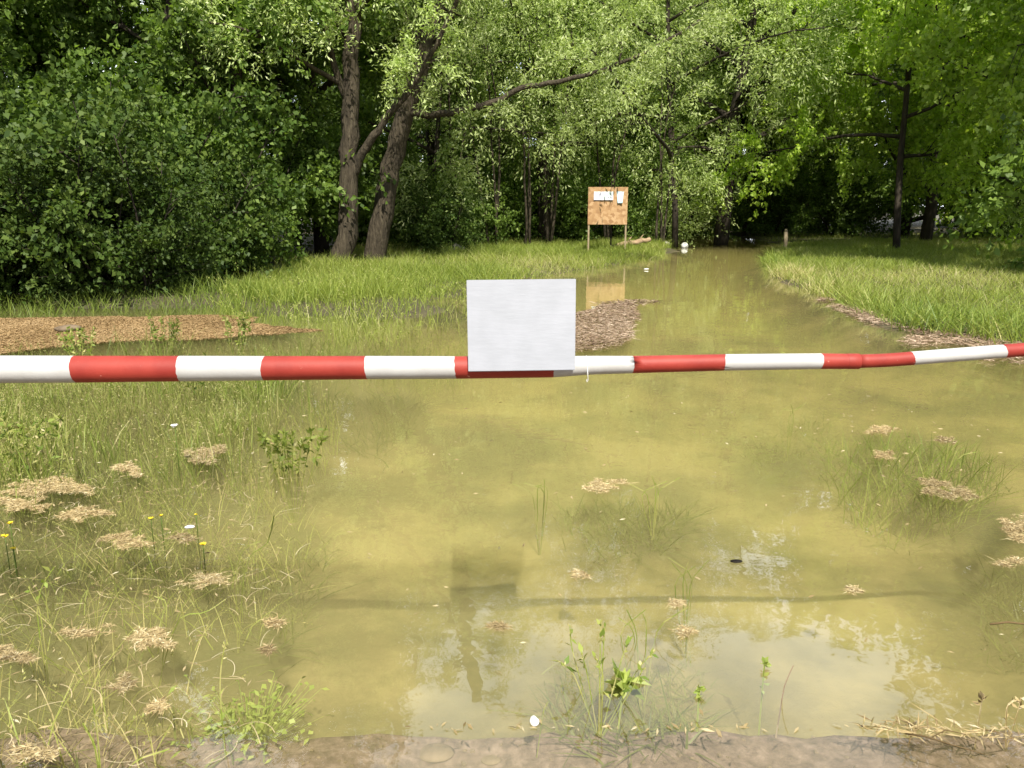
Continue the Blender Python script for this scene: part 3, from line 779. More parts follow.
def mat_patch(name, label, cat, matk, poly, n, thick, L, W, seed, group=None, edge=.1, holes=.0, slab=True, nf=2.2, ts=.22, tilt=.25):
    rng = np.random.default_rng(seed); poly = np.array(poly); c = poly.mean(0)
    P = scatter(rng, poly, n); s = sdist(P, [tuple(q) for q in poly])
    s = s + edge * wnoise(P, nf) * .8
    keep = s > 0
    if holes: keep &= wnoise(P, 3.5) > -1 + holes
    P = P[keep]; s = s[keep]
    z = np.clip(s * .35, .002, thick) * rng.uniform(.2, 1.0, len(P)) + .002
    sc = rng.uniform(.4, 1.4, len(P)); lg = np.where(rng.uniform(size=len(P)) < .04, 2.6, 1.0)
    V = flakes(rng, P, z, L * sc * lg, W * sc / np.sqrt(lg), tilt)
    tone = np.clip(.5 + ts * rng.normal(size=len(P)) + .12 * wnoise(P, 3), 0, 1)
    V = V - np.array([c[0], c[1], 0])
    o = link(name, quad_mesh(name, V, tone), M[matk], loc=(c[0], c[1], 0))
    tag(o, label, cat, group)
    return o

brown = G((-260, 322), (-80, 320), (40, 318), (150, 316), (215, 315), (262, 317), (255, 323), (300, 328), (328, 331), (270, 336), (200, 340), (110, 342), (20, 352), (-60, 362), (-260, 375))
mat_patch("duff_mat", "large tan mat of duff floating behind the left end of the pole", "floating mat", 'duff', brown, 260000, .007, .024, .011, 201, edge=.18, ts=.12, tilt=.08)
cen = G((600, 306), (632, 303), (640, 318), (632, 330), (633, 338), (618, 346), (575, 352), (520, 352), (520, 318), (575, 312))
mat_patch("debris_raft", "pinkish brown raft of twigs and reed bits right of the white board", "debris raft", 'reddebris', cen, 26000, .04, .06, .008, 202, edge=.12)
mat_patch("debris_raft", "thin line of reed bits reaching right from the pinkish raft", "debris raft", 'reddebris', G((595, 303), (640, 300), (662, 302), (640, 306), (610, 308)), 700, .02, .09, .012, 203, edge=.05)
rd = G((795, 286), (812, 290), (850, 302), (905, 318), (935, 330), (1024, 340), (1150, 352), (1150, 366), (1000, 366), (910, 346), (880, 328), (830, 306), (800, 296))
mat_patch("debris_raft", "long strip of bleached reed litter along the right bank's waterline", "debris raft", 'reddebris', rd, 26000, .035, .07, .008, 204, edge=.3, holes=.75)

CL = "straw clumps afloat in the foreground water"
clumps = [  # px, py, half width px, half height px, label
    (205, 454, 22, 10, "straw clump just right of the dense weeds, below the second white band"),
    (130, 470, 15, 7, "small straw clump in the left weeds, left of the lone white flower"),
    (45, 487, 45, 10, "long straw heap in the weeds at the left edge, upper one"),
    (25, 505, 40, 7, "thin brown straw streak at the left edge under the upper heap"),
    (75, 515, 35, 8, "reddish straw streak behind the yellow flowers"),
    (125, 540, 28, 9, "straw heap directly below the pair of yellow flowers"),
    (185, 536, 14, 6, "straw clump carrying the white flake and yellow bloom"),
    (210, 582, 28, 7, "pinkish straw heap at the foot of the two arching stalks"),
    (150, 640, 25, 11, "straw heap in the middle of the lower left water"),
    (90, 632, 26, 6, "thin slanting straw streak left of the lower heap"),
    (10, 655, 22, 8, "straw clump cut by the left edge of the photo"),
    (122, 684, 15, 8, "round straw tuft in the lower left water, left one of two"),
    (157, 707, 11, 7, "small pale straw tuft lowest in the left water"),
    (272, 624, 10, 4, "tiny pair of straw tufts over the pale green submerged plant"),
    (267, 652, 8, 4, "tiny straw tuft just above the pale green submerged plant"),
    (35, 755, 30, 8, "straw heap in the bottom left corner"),
    (605, 486, 18, 7, "pale straw clump in mid water right of centre"),
    (580, 575, 11, 6, "small cream straw tuft in the middle water"),
    (498, 627, 9, 4, "pale tuft at the tip of a slanting drowned stalk"),
    (685, 632, 12, 6, "round cream straw tuft in the sky reflection, lower one"),
    (680, 602, 9, 5, "small cream straw tuft in the sky reflection, upper one"),
    (882, 430, 14, 4, "straw clump at the top left of the right grass patch"),
    (885, 456, 12, 5, "straw clump in the left part of the right grass patch"),
    (930, 486, 16, 9, "broken straw clump at the foot of the right grass patch"),
    (962, 494, 20, 6, "wide cream straw clump lowest in the right grass patch"),
    (945, 441, 12, 4, "thin straw clump in the middle of the right grass patch"),
    (1015, 530, 15, 14, "tall straw heap cut by the right edge of the photo"),
    (1012, 563, 14, 4, "flat straw bits just below the heap at the right edge"),
    (855, 590, 10, 3, "faint sunken straw tuft in the right water"),
]
for i, (px, py, hw, hh, lab) in enumerate(clumps):
    rng = np.random.default_rng(300 + i); a = np.linspace(0, 2 * np.pi, 22, endpoint=False)
    rr = rng.uniform(.3, 1.35, 22); sk = rng.uniform(-.5, .5)
    poly = G(*[(px + hw * rr[j] * math.cos(a[j]), py + hh * rr[j] * math.sin(a[j]) - sk * hh * math.cos(a[j])) for j in range(22)])
    ar = .7 * (max(p[0] for p in poly) - min(p[0] for p in poly)) * (max(p[1] for p in poly) - min(p[1] for p in poly))
    mat_patch("straw_clump", lab, "straw clump", 'straw', poly, int(min(6000, 350 + ar * 52000)), .009, .021, .0032, 400 + i, CL, edge=.03, nf=55.0)

# tiny scraps nobody could count
rng = np.random.default_rng(500)
def scraps():
    P = np.concatenate([scatter(rng, G((-60, 385), (1084, 385), (1084, 720), (-60, 720)), 260),
                        scatter(rng, G((560, 355), (850, 375), (900, 470), (540, 420)), 30),
                        scatter(rng, wr, 60), scatter(rng, wl_dense, 500), scatter(rng, wl_thin, 260),
                        np.column_stack([rng.uniform(-.35, 1.7, 90), 2.035 + rng.normal(size=90) * .005])])  # row of pale flakes stands in for the highlight along the lip edge
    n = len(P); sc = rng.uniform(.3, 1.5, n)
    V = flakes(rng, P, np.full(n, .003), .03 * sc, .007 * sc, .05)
    Pb = scatter(rng, G((-60, 470), (320, 480), (240, 768), (-60, 768)), 420); Q = []; tn = []
    for p in Pb:
        c = np.array([p[0], p[1], .003]); a = rng.uniform(0, 6.28); st = rng.uniform(.008, .022); w = rng.uniform(.0006, .0016); da = rng.normal() * .25; rise = rng.uniform(0, .25); t_ = rng.uniform(.3, 1)
        for k in range(6):
            d = np.array([math.cos(a), math.sin(a), rise * (1 - k * .4)]); e2 = c + d * st; e2[2] = max(e2[2], .003); sd = np.array([-d[1], d[0], 0]) * w
            Q.append([c - sd, c + sd, e2 + sd, e2 - sd]); tn.append(t_); c = e2; a += da
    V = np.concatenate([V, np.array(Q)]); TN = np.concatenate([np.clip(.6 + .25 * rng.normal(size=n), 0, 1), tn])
    tag(link("straw_and_lip_highlight", quad_mesh("straw_and_lip_highlight", V, TN), M['straw']), "tiny straw scraps and seeds on the water, plus a flake line painting a lip highlight", "straw", kind="stuff")
scraps()

# ------------------------------------------------------------------ single plants in the foreground
def plant(name, label, cat, px, py, stems, mat, seed, group=None, leaves=0, leafsz=(.03, .014), seeds=0, z0=None):
    """stems: list of (dx, dz-path) lists of offsets from the base in metres"""
    b = gp(px, py); base = np.array([b[0], b[1], gz(b[0], b[1])])
    rng = np.random.default_rng(seed); Q = []; tone = []
    for pts, w in stems:
        pts = np.array(pts, float); pts[0, :2] *= .12; pts[0, 2] += base[2]  # root reaches the bed
        t = np.linspace(0, 1, 9); src = np.linspace(0, 1, len(pts))
        P = np.stack([np.interp(t, src, pts[:, k]) for k in range(3)], 1)
        P[1:-1] = (P[:-2] + 2 * P[1:-1] + P[2:]) / 4
        for k in range(8):
            for s in (np.array([w / 2, 0, 0]), np.array([0, w / 2, w / 4])):
                Q.append([P[k] - s, P[k] + s, P[k + 1] + s * .85, P[k + 1] - s * .85]); tone.append(rng.uniform(.4, .9))
        if leaves:
            for q in range(leaves):
                p, tg = interp(P, rng.uniform(.35, 1)); d = norm(tg * .5 + rng.normal(size=3)); sc = rng.uniform(.6, 1.3)
                v = leaf_quads(rng, p[None], d[None], leafsz[0] * sc, leafsz[1] * sc, up=.3)[0]; Q.append(v); tone.append(rng.uniform(0, 1))
        for q in range(seeds):
            p, tg = interp(P, rng.uniform(.7, .999)); d = norm(tg + rng.normal(size=3) * .5)
            Q.append(leaf_quads(rng, p[None], d[None], .014, .005)[0]); tone.append(rng.uniform(.6, 1))
    V = np.array(Q)
    o = link(name, quad_mesh(name, V, np.array(tone)), M[mat], loc=(b[0], b[1], 0))
    return tag(o, label, cat, group)

SP = "single stalks standing in the foreground water"
def st(*p): return list(p)
plant("grass_stalk", "two long pale stalks arching right over the pinkish straw heap", "grass stalk", 232, 585,
      [([(0, 0, 0), (.02, 0, .1), (.07, 0, .17), (.13, 0, .19)], .005), ([(.03, 0, 0), (.05, 0, .08), (.10, 0, .15), (.16, 0, .17), (.19, 0, .30)], .005)], 'weed', 601, SP)
plant("grass_stalk", "upright pale stalk left of the slanting straw streak", "grass stalk", 42, 640,
      [([(0, 0, 0), (-.01, 0, .1), (.02, 0, .2), (.08, 0, .28)], .005), ([(0, 0, 0), (.01, 0, .12), (-.02, 0, .2)], .004)], 'weed', 602, SP, leaves=3, seeds=6)
plant("grass_stalk", "forked cream stalk rising in the bottom left corner", "grass stalk", 98, 765,
      [([(0, 0, 0), (0, 0, .06), (-.025, 0, .13)], .007), ([(0, 0, .02), (.01, 0, .1), (.01, 0, .22)], .005), ([(0, 0, .0), (.1, 0, .015), (.2, 0, .05)], .005)], 'weed', 603, SP, seeds=5)
plant("grass_stalk", "tall stalk with seed head over the pale green submerged plant", "grass stalk", 222, 720,
      [([(0, 0, 0), (.0, 0, .1), (.015, 0, .2), (.03, 0, .25)], .004)], 'weed', 604, SP, seeds=14)
plant("grass_stalk", "bent straw stalk lying on the water left of the two arching ones", "grass stalk", 150, 620,
      [([(0, 0, .0), (.1, 0, .03), (.2, 0, .02), (.27, .05, .06)], .004), ([(.1, 0, .02), (.06, .03, .06), (.0, .05, .07)], .004)], 'weed', 605, SP)
plant("reed_stick", "thin dark stick leaning right in the sky reflection", "stick", 779, 700, [([(0, 0, 0), (.012, 0, .05), (.035, 0, .12)], .004)], 'reddebris', 606)
plant("weed_bunch", "bunch of seeding stalks in the lower middle water", "weed", 600, 700,
      [([(x, y, 0), (x + dx * .4, y, h * .6), (x + dx, y, h)], .0035) for x, y, dx, h in
       [(-.03, 0, -.03, .16), (0, .03, .0, .25), (.01, .05, .005, .22), (.03, .0, -.05, .15), (.05, .05, .05, .19), (.08, .02, .09, .16), (-.05, .05, -.07, .1), (.1, 0, .03, .11), (-.08, .1, -.01, .2)]],
      'weed', 607, None, leaves=5, seeds=7)
for px, py, lab, sd in [(699, 694, "tiny bright green sprout floating near the reed stick, left one", 611), (764, 668, "tiny green sprout standing left of the dark stick", 612)]:
    plant("water_sprout", lab, "sprout", px, py, [([(0, 0, 0), (0, 0, .012), (.003, 0, .02)], .006)], 'pale', sd, "little green sprouts", leaves=22, leafsz=(.022, .014))
plant("water_sprout", "pale withered sprout at the lower right above the stone lip", "sprout", 980, 712, [([(0, 0, 0), (0, 0, .03), (.004, 0, .06)], .004)], 'straw', 613, None, leaves=10, leafsz=(.022, .01))
plant("withered_sprig", "pale withered sprig at the right edge above the stone lip", "sprig", 1012, 712, [([(0, 0, 0), (-.02, 0, .02), (.0, 0, .04)], .005), ([(0, 0, 0), (.02, 0, .02), (.02, 0, .05)], .004)], 'straw', 614, None, leaves=8, leafsz=(.022, .01))
plant("branching_stalk", "branching pale stalk in the grass patch on the right", "grass stalk", 940, 470,
      [([(0, 0, 0), (.04, 0, .1), (.09, 0, .18)], .007), ([(.02, 0, .02), (.1, 0, .09), (.2, 0, .11)], .005), ([(.0, 0, .0), (-.05, 0, .06), (-.04, 0, .13)], .006)], 'weed', 615, SP)
for px, py, lab, sd in [(790, 420, "faded stalks bent in the water below the fourth white band", 621), (655, 500, "few thin stalks right of the mid-water straw clump", 622), (540, 500, "two short dark stalks in mid water left of the straw clump", 623),
                        (645, 640, "slanting stalks right of the seeding bunch", 624), (690, 590, "thin stalk with side twig in the upper sky reflection", 625)]:
    r = np.random.default_rng(sd)
    plant("grass_stalk", lab, "grass stalk", px, py, [([(x := r.uniform(-.06, .06), 0, 0), (x + r.uniform(-.05, .05), 0, r.uniform(.03, .07)), (x + r.uniform(-.1, .1), 0, r.uniform(.08, .14))], .004) for _ in range(5)], 'weed', sd, SP)
# leafy weed bushes among the left grasses
LWG = "leafy weeds among the left grasses"
for px, py, h, lab, sd in [(195, 395, .34, "bushy leafy weed right below the second white band", 631), (25, 470, .3, "bushy green weed at the left edge below the pole", 632), (290, 470, .24, "low leafy weed at the right end of the dense grasses", 633),
                           (235, 352, .4, "leafy weed rising just above the second white band", 634), (165, 352, .36, "yellow topped weed rising behind the pole, left of the leafy one", 635), (80, 360, .3, "pale leaved weed tips behind the first red band", 636)]:
    r = np.random.default_rng(sd)
    plant("leafy_weed", lab, "weed", px, py, [([(x := r.uniform(-.14, .14), y := r.uniform(-.1, .1), 0), (x * 1.2, y, h * .5), (x * 1.5, y, h * r.uniform(.8, 1.1))], .005) for _ in range(10)], 'weed' if sd != 633 else 'grass', sd, LWG, leaves=26, leafsz=(.045, .018))
plant("broad_leaf_plant", "pale yellow-green broad leaf lying in the lower middle water", "water plant", 618, 690, [([(0, 0, -.02), (.02, .02, -.005), (.03, .06, .004)], .006)], 'pale', 641, None, leaves=26, leafsz=(.07, .035))

def sub_plant():
    rng = np.random.default_rng(650); b = gp(245, 690); n = 260
    P = rng.normal(size=(n, 2)) * (.10, .09)
    V = flakes(rng, P, rng.uniform(-.16, -.05, n), rng.uniform(.015, .04, n), rng.uniform(.008, .02, n), .4)
    Vs = []
    for i in range(n):   # a thin stalk from the root to every leaf
        r0_, p_ = np.array([0, 0, gz(b[0], b[1])]), V[i, 0]; Vs.append([r0_ - (.001, 0, 0), r0_ + (.001, 0, 0), p_ + (.001, 0, 0), p_ - (.001, 0, 0)])
    V = np.concatenate([V, np.array(Vs)])
    tag(link("submerged_plant", quad_mesh("submerged_plant", V, rng.uniform(0, 1, 2 * n)), M['pale'], loc=(b[0], b[1], 0)), "pale green leafy plant glowing under the water at lower left", "water plant")
sub_plant()

# flowers
def flower(label, px, py, h, matk, r, petals, group, seed, dx=0):
    b = gp(px, py); rng = np.random.default_rng(seed)
    # px,py is where the bloom is seen; its foot stands nearer
    d = ray(px, py); t = (h - CAMZ) / d[2]; top = CAM + d * t
    e = empty("flower", (top[0], top[1], 0))
    T = Tubes(); T.add([(0, 0, gz(top[0], top[1])), (.01 * dx, .0, h * .5), (0, 0, h)], .0022, 4); link("stem", T.mesh("stem"), M['weed'], e)
    T = Tubes(); me_v = []
    a = np.linspace(0, 2 * np.pi, petals, endpoint=False)
    D = np.stack([np.cos(a), np.sin(a), np.full(petals, .55)], 1)
    V = leaf_quads(rng, np.tile([0, 0, h], (petals, 1)), D, np.full(petals, r), np.full(petals, r * .8), up=.8)
    me = quad_mesh("bloom", V); link("bloom", me, M[matk], e)
    tag(e, label, "flower", group)
YF = "yellow flowers in the left weeds"
flower("yellow flower at the left edge, topmost of the cluster", 10, 524, .16, 'petal_y', .017, 6, YF, 701)
flower("yellow flower at the left edge, largest and lowest of the cluster", 5, 537, .13, 'petal_y', .02, 6, YF, 702)
flower("yellow flower at the left edge, right hand one of the cluster", 13, 549, .11, 'petal_y', .014, 6, YF, 703)
flower("left of the twin yellow flowers over the straw heap", 151, 519, .10, 'petal_y', .015, 6, YF, 704)
flower("right of the twin yellow flowers over the straw heap", 161, 516, .11, 'petal_y', .012, 6, YF, 705)
flower("lone small yellow flower right of the twins", 196, 515, .08, 'petal_y', .010, 6, YF, 706)
flower("drooping yellow bloom right of the white flake", 203, 545, .06, 'petal_y', .018, 7, YF, 707)
flower("lone white flower in the dense left weeds", 175, 427, .25, 'petal_w', .028, 9, None, 708)

# ------------------------------------------------------------------ small odd things
def blob(name, label, cat, c, s, mat, seed, rough=.25, sub=3, group=None, rz=0, parent=None):
    import bmesh
    rng = np.random.default_rng(seed); bm = bmesh.new(); bmesh.ops.create_icosphere(bm, subdivisions=sub, radius=1)
    ks = rng.normal(size=(6, 3)) * 1.6; ph = rng.uniform(0, 6, 6)
    for v in bm.verts:
        p = np.array(v.co); f = 1 + rough * np.mean(np.sin(ks @ p + ph)) * 1.6
        v.co = Vector((p * f) * np.array(s))
    me = bpy.data.meshes.new(name); bm.to_mesh(me); bm.free()
    for p in me.polygons: p.use_smooth = True
    o = link(name, me, M[mat], parent, c); o.rotation_euler = (0, 0, rz)
    if cat: tag(o, label, cat, group)
    return o
b = gp(457, 257); blob("stump", "pale weathered stump half hidden in the left bank grass", "stump", (b[0], b[1], .26), (.22, .18, .17), 'stone', 801)
b = yp(680, 247, 29.0); blob("float_ball", "round white ball at the far tip of the left bank", "ball", b + (0.1, -.3, .05), (.13, .13, .13), 'whitebit', 802, rough=.03)
b = gp(646, 270); blob("plastic_scrap", "little white scrap on the water in front of the notice board", "litter", (b[0], b[1], .02), (.06, .04, .018), 'whitebit', 803)
b = yp(662, 246, 29.0); blob("pale_stone", "pale stone beside the white ball at the bank tip", "stone", (b[0], b[1], .12), (.30, .12, .11), 'stone', 804)
b = gp(190, 533); blob("white_flake", "white flake lying on the straw below the twin yellow flowers", "litter", (b[0], b[1], .03), (.022, .012, .008), 'whitebit', 805)
b = gp(535, 722); blob("white_shell", "small cream bud floating by the stone lip at the bottom", "bud", (b[0], b[1], .004), (.013, .019, .01), 'whitebit', 806)
plant("bud_stalk", "thin stalk rising from the cream bud at the bottom", "grass stalk", 537, 718, [([(0, 0, .004), (.02, .02, .012), (.035, .05, .02)], .003)], 'weed', 626)
b = gp(736, 562); ob = blob("floating_leaf", "single dark leaf afloat in the middle right water", "leaf", (b[0], b[1], .004), (.028, .014, .006), 'darkbark', 807)
b = gp(192, 326); blob("pinkish_stone", "pinkish lump lying on the big tan mat", "stone", (gp(67, 331)[0], gp(67, 331)[1], .03), (.16, .12, .05), 'bedstone', 808)
for i, (px, py, s, lab) in enumerate([(278, 742, .07, "flat brown stone under the water at the bottom left of the lip"), (432, 708, .10, "broad sunken stone left of the cream bud"), (568, 742, .035, "small tan stone below the seeding bunch, on the lip"),
                                      (492, 712, .05, "rounded sunken stone near the cream bud"), (690, 752, .03, "little stone on the lip right of the middle"), (900, 756, .04, "dark pebble on the lip at lower right")]):
    b = gp(px, py); blob("sunken_stone", lab, "stone", (b[0], b[1], gz(b[0], b[1])), (s * .6, s * .45, s * .13), 'bedstone', 820 + i, group="stones on the flooded lip")
# pebbles on the lip
def pebbles():
    rng = np.random.default_rng(840); T = []; P = scatter(rng, [(-2, 1.3), (2, 1.3), (2, 2.2), (-2, 2.2)], 900)
    n = len(P); z = hgt(P); sc = rng.uniform(.003, .009, n); Q = []
    for i in range(n):
        c = np.array([P[i, 0], P[i, 1], z[i] + sc[i] * .3]); a = rng.uniform(0, 3); s = sc[i]
        u = np.array([math.cos(a), math.sin(a), 0]) * s; v = np.array([-math.sin(a), math.cos(a), 0]) * s * .7; w = np.array([0, 0, s * .6])
        t = [c + u * .6 + v * .6 + w, c - u * .6 + v * .6 + w, c - u * .6 - v * .6 + w, c + u * .6 - v * .6 + w]
        o = [c + u + v, c - u + v, c - u - v, c + u - v]
        Q.append(t)
        for k in range(4): Q.append([o[k], o[(k + 1) % 4], t[(k + 1) % 4], t[k]])
    tag(link("gravel", quad_mesh("gravel", np.array(Q), np.repeat(rng.uniform(0, 1, n), 5)), M['bedstone']), "fine gravel on the flooded lip at the bottom", "gravel", kind="stuff")
pebbles()
# pale straw along the lip
mat_patch("reed_litter", "bleached reed stems caught on the stone lip at lower right", "reed litter", 'straw', G((840, 722), (900, 722), (960, 728), (1030, 735), (1030, 741), (930, 738), (870, 731)), 260, .01, .05, .005, 850, edge=.01)
T = Tubes(); c = gp(930, 735)
T.add([gp(905, 735) + (0, 0, .006), gp(925, 740) + (0, 0, .012), gp(950, 748) + (0, 0, .012), gp(985, 757) + (0, 0, .008)], [.003, .003, .0025, .001], 5)
T.add([gp(930, 741) + (0, 0, .01), gp(945, 736) + (0, 0, .02), gp(965, 738) + (0, 0, .012)], [.002, .002, .001], 4)
tag(link("bleached_twig", T.mesh("bleached_twig"), M['straw']), "bleached forked twig resting on the lip at lower right", "twig")
T = Tubes(); T.add([gp(990, 625) + (0, 0, .004), gp(1008, 624) + (0, 0, .008), gp(1040, 627) + (0, 0, .004)], [.004, .004, .002], 5)
tag(link("bleached_twig", T.mesh("bleached_twig_b"), M['straw']), "straight pale twig afloat at the right edge", "twig")

# post on the right bank tip
b = yp(785, 247, 26.5)
e = empty("marker_post", (b[0], b[1], gz(b[0], b[1])))
T = Tubes(); h = yp(785, 229, 26.5)[2] - gz(b[0], b[1]); T.add([(0, 0, -.2), (0.01, 0, h * .5), (0, 0, h - .09)], .065, 8); link("shaft", T.mesh("shaft"), M['postwood'], e)
T = Tubes(); T.add([(0, 0, h - .088), (0, 0, h)], [.065, .03], 8); link("pointed_top", T.mesh("pointed_top"), M['postwood'], e)
tag(e, "short wooden post with pointed top at the tip of the right bank", "post")

# logs behind the notice board
def log(label, p, q, r, seed):
    rng = np.random.default_rng(seed); p, q = np.array(p), np.array(q); t = np.linspace(0, 1, 7)[:, None]
    P = p * (1 - t) + q * t; P[1:-1] += rng.normal(size=(5, 3)) * .03
    e = empty("log", p); T = Tubes(); T.add(P - p, r * rng.uniform(.8, 1.15, 7), 8); link("bole", T.mesh("bole"), M['deadwood'], e)
    T = Tubes(); m_ = P[3] - p; T.add([m_, m_ + np.array([.05, 0, .12]), m_ + np.array([.12, .02, .2])], [.03, .02, .01], 5); link("branch_stub", T.mesh("branch_stub"), M['deadwood'], e)
    tag(e, label, "log", "dead wood beside the notice board")
log("long bleached log lying right behind the notice board's legs", yp(613, 247, 25.6), yp(642, 241, 26.0), .075, 861)
log("shorter knotty log end tilted up at the right of the long one", yp(628, 244.5, 26.4), yp(650, 239, 26.4), .085, 862)

# ------------------------------------------------------------------ notice board
YN = 24.6
S = FPX / (YN * math.cos(PITCH) + 0)  # rough px per metre near the board
pl, pr = yp(588.5, 187, YN), yp(628, 187, YN); pb = yp(588, 224.5, YN)
cx = (pl[0] + pr[0]) / 2; W = pr[0] - pl[0]; zt, zb = pl[2], pb[2]
e = empty("notice_board", (cx, YN, gz(cx, YN)), rad(-3)); g0 = gz(cx, YN)
T = Tubes(); T.box((0, 0, (zt + zb) / 2 - g0), (W, .02, zt - zb)); pan = link("panel", T.mesh("panel", False), M['osb'], e)
T = Tubes(); T.box((0, .035, zb + .03 - g0), (W * .98, .045, .06)); link("bottom_rail", T.mesh("bottom_rail", False), M['darkbark'], e)
for sx in (-W / 2 + .035, W / 2 - .03):
    T = Tubes(); T.box((sx, .034, (zt - .2 - .5) / 2 - g0 / 2), (.05, .045, zt + .1), rz=0); link("post", T.mesh("post", False), M['postwood'], e)
T = Tubes(); T.box((.16, .5, .45), (.045, .045, 1.2)); o = link("prop", T.mesh("prop", False), M['darkbark'], e)
def paper(px0, px1, py0, py1, matk, bend, skew=0):
    p0 = yp(px0, py0, YN); p1 = yp(px1, py1, YN); n = 7; V = []; F = []
    for j in range(n):
        for i in range(n):
            u, v = i / (n - 1), j / (n - 1)
            x = p0[0] + (p1[0] - p0[0]) * (u * (1 - skew * v) + skew * v * .5) - cx; z = p0[2] + (p1[2] - p0[2]) * v - g0
            y = -.013 - bend * (v ** 1.5) * (.4 + .6 * abs(u - .3)) - .004 * math.sin(u * 6)
            V.append((x, y, z))
    for j in range(n - 1):
        for i in range(n - 1): F.append((j * n + i, j * n + n + i, j * n + n + i + 1, j * n + i + 1))
    me = bpy.data.meshes.new("notice"); me.from_pydata(V, [], F); me.polygons.foreach_set("use_smooth", [True] * len(F)); me.update()
    return link("notice", me, M[matk], e)
paper(594, 603.2, 191.5, 200, 'paper', .06)["label"] = "white printed sheet, left of the three"
paper(603.6, 613, 191.5, 200, 'paper_map', .07)["label"] = "white sheet with a faint map, middle one"
paper(616.5, 623.5, 191.5, 203, 'paper_blue', .10, .35)["label"] = "curled bluish sheet hanging at the right"
tag(e, "orange strand board panel on thin legs with three pinned sheets", "notice board")

# ------------------------------------------------------------------ barrier pole
def pole_pts(tab, n=8):
    """rows px, py, thickness px -> points and radii at depth 2.4"""
    return [dp(x, y, 2.4) for x, y, _ in tab], [t / 2 / FPX * 2.4 for *_, t in tab]
prof = [(-330, 371, 30), (0, 369.3, 27.6), (76, 369.2, 27), (180, 368.6, 25.6), (265, 368.2, 24.4), (367, 367.6, 23.4), (456, 367.5, 22.6), (552, 366.8, 21.4),
        (590, 365.2, 18.8), (632, 364.6, 17.4), (724, 362.4, 16.6), (820, 361.2, 15.8), (858, 361.4, 15.2)]
tip = [(858, 361.3, 13.6), (885, 360.4, 13.6), (912, 358.4, 13.6), (950, 355.3, 13.6), (1003, 351.2, 13.6), (1040, 348.4, 13.4), (1400, 322, 13.0)]
bands = [(-330, -15, 'r'), (-15, 76, 'w'), (76, 180, 'r'), (180, 265, 'w'), (265, 367, 'r'), (367, 456, 'w'), (456, 552, 'r'), (552, 632, 'w'), (632, 724, 'r'), (724, 820, 'w'), (820, 912, 'r'), (912, 1003, 'w'), (1003, 1100, 'r'), (1100, 1400, 'w')]
base = dp(0, 369.3, 2.4)
def banded(tab, name, par):
    tab = np.array(tab, float); T = Tubes(); sides = 32
    xs = sorted(set(list(np.arange(tab[0, 0], tab[-1, 0], 9.0)) + [tab[-1, 0]] + [v for b_ in bands for v in b_[:2] if tab[0, 0] < v < tab[-1, 0]]))
    ys = np.interp(xs, tab[:, 0], tab[:, 1]); th = np.interp(xs, tab[:, 0], tab[:, 2])
    ys[1:-1] = (ys[:-2] + 2 * ys[1:-1] + ys[2:]) / 4
    P = np.array([dp(x, y, 2.4) for x, y in zip(xs, ys)]) - base; r = th / 2 / FPX * 2.4
    T.add(P, r, sides)
    m = []
    for i in range(len(xs) - 1):
        c = (xs[i] + xs[i + 1]) / 2; col = [b_[2] for b_ in bands if b_[0] <= c <= b_[1]][0]
        m += [0 if col == 'r' else 1] * sides
    T.m = m + [0, 0]
    # hand painted seams wander a little
    rng = np.random.default_rng(900)
    V = np.array(T.v).reshape(len(xs), sides, 3)
    for i, x in enumerate(xs):
        if any(abs(x - v) < .01 for b_ in bands for v in b_[:2]) and 0 < i < len(xs) - 1:
            ph = rng.uniform(0, 6.28); V[i, :, 0] += .0035 * np.sin(np.linspace(0, 2 * np.pi, sides, endpoint=False) + ph) + rng.normal(size=sides) * .0006
    T.v = list(V.reshape(-1, 3))
    return link(name, T.mesh(name), [M['red'], M['white']], par)
e = empty("barrier_pole", base)
banded(prof, "main_tube", e); banded(tip, "end_tube", e)
T = Tubes(); q0, q1 = dp(846, 361.3, 2.4) - base, dp(859, 361.3, 2.4) - base; T.add([q0, q0 + (0.0015, 0, 0), q1 - (.0015, 0, 0), q1], [.0232, .0238, .0238, .0230], 32); link("collar", T.mesh("collar"), M['red'], e)
for px, nm in ((-320, "support_post"), (1390, "support_post")):
    q = dp(px, 373 if px < 0 else 324, 2.4); T = Tubes(); T.add([(q[0] - base[0], q[1] - base[1] + .07, -base[2] - .35), (q[0] - base[0], q[1] - base[1] + .07, q[2] - base[2] + .06)], .035, 12); link(nm, T.mesh(nm), M['metal'], e)
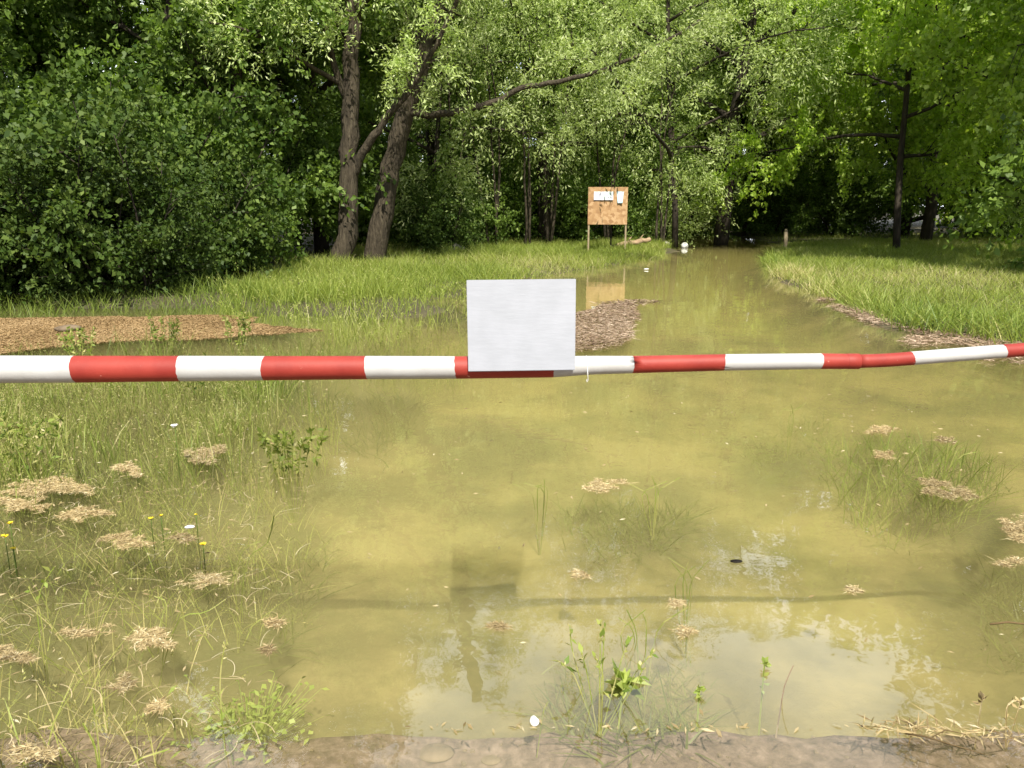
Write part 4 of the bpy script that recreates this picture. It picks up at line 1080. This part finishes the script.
tag(e, "red and white banded barrier pole across the whole view, kinked upward at the right", "barrier")
T = Tubes(); x = 586.5
ctr = dp(x, 365.4, 2.4) - base; rr = 19.6 / 2 / FPX * 2.4
ang = np.linspace(0, 2 * np.pi, 20)
T.add([ctr + np.array([.001 * math.sin(3 * a), rr * math.cos(a), rr * math.sin(a)]) for a in ang], .0011, 5)
T.add([ctr + (0, -rr, -.0), ctr + (.002, -rr - .001, -rr), ctr + (.004, -rr * .8, -.04), ctr + (.0, -rr * .8, -.047), ctr + (-.002, -rr * .8, -.041), ctr + (.003, -rr * .8, -.036)], .0013, 5)
o = link("tie_wire", T.mesh("tie_wire"), M['whitebit'], loc=base); tag(o, "thin pale wire looped round the pole beside the white board", "wire")

# blank white board fixed in front of the pole
import bmesh
dB = 2.335
cn = [dp(466.5, 280, dB), dp(576, 278.8, dB), dp(575, 370, dB), dp(468.3, 371.5, dB)]
ctr = sum(cn) / 4; e = empty("blank_board", ctr)
bm = bmesh.new(); nrm = norm(np.cross(cn[1] - cn[0], cn[3] - cn[0])); nrm = nrm if nrm[1] > 0 else -nrm
fr = [bm.verts.new(c - ctr) for c in cn]; bk = [bm.verts.new(c - ctr + nrm * .014) for c in cn]
bm.faces.new(fr); bm.faces.new(bk[::-1])
for k in range(4): bm.faces.new((fr[k], bk[k], bk[(k + 1) % 4], fr[(k + 1) % 4]))
bmesh.ops.recalc_face_normals(bm, faces=bm.faces); bmesh.ops.bevel(bm, geom=bm.edges[:], offset=.0012, segments=2, affect='EDGES')
me = bpy.data.meshes.new("face_panel"); bm.to_mesh(me); bm.free(); link("face_panel", me, M['sign'], e)
T = Tubes(); T.box((-.005, .022, -.118), (.27, .012, .03)); link("back_batten", T.mesh("back_batten", False), M['white'], e)
T = Tubes(); T.add([(-.07, .02, -.10), (-.07, .045, -.10)], .004, 6); T.add([(.07, .02, -.10), (.07, .045, -.10)], .004, 6); link("bolts", T.mesh("bolts"), M['metal'], e)
tag(e, "blank white painted board mounted in the middle of the pole", "sign")
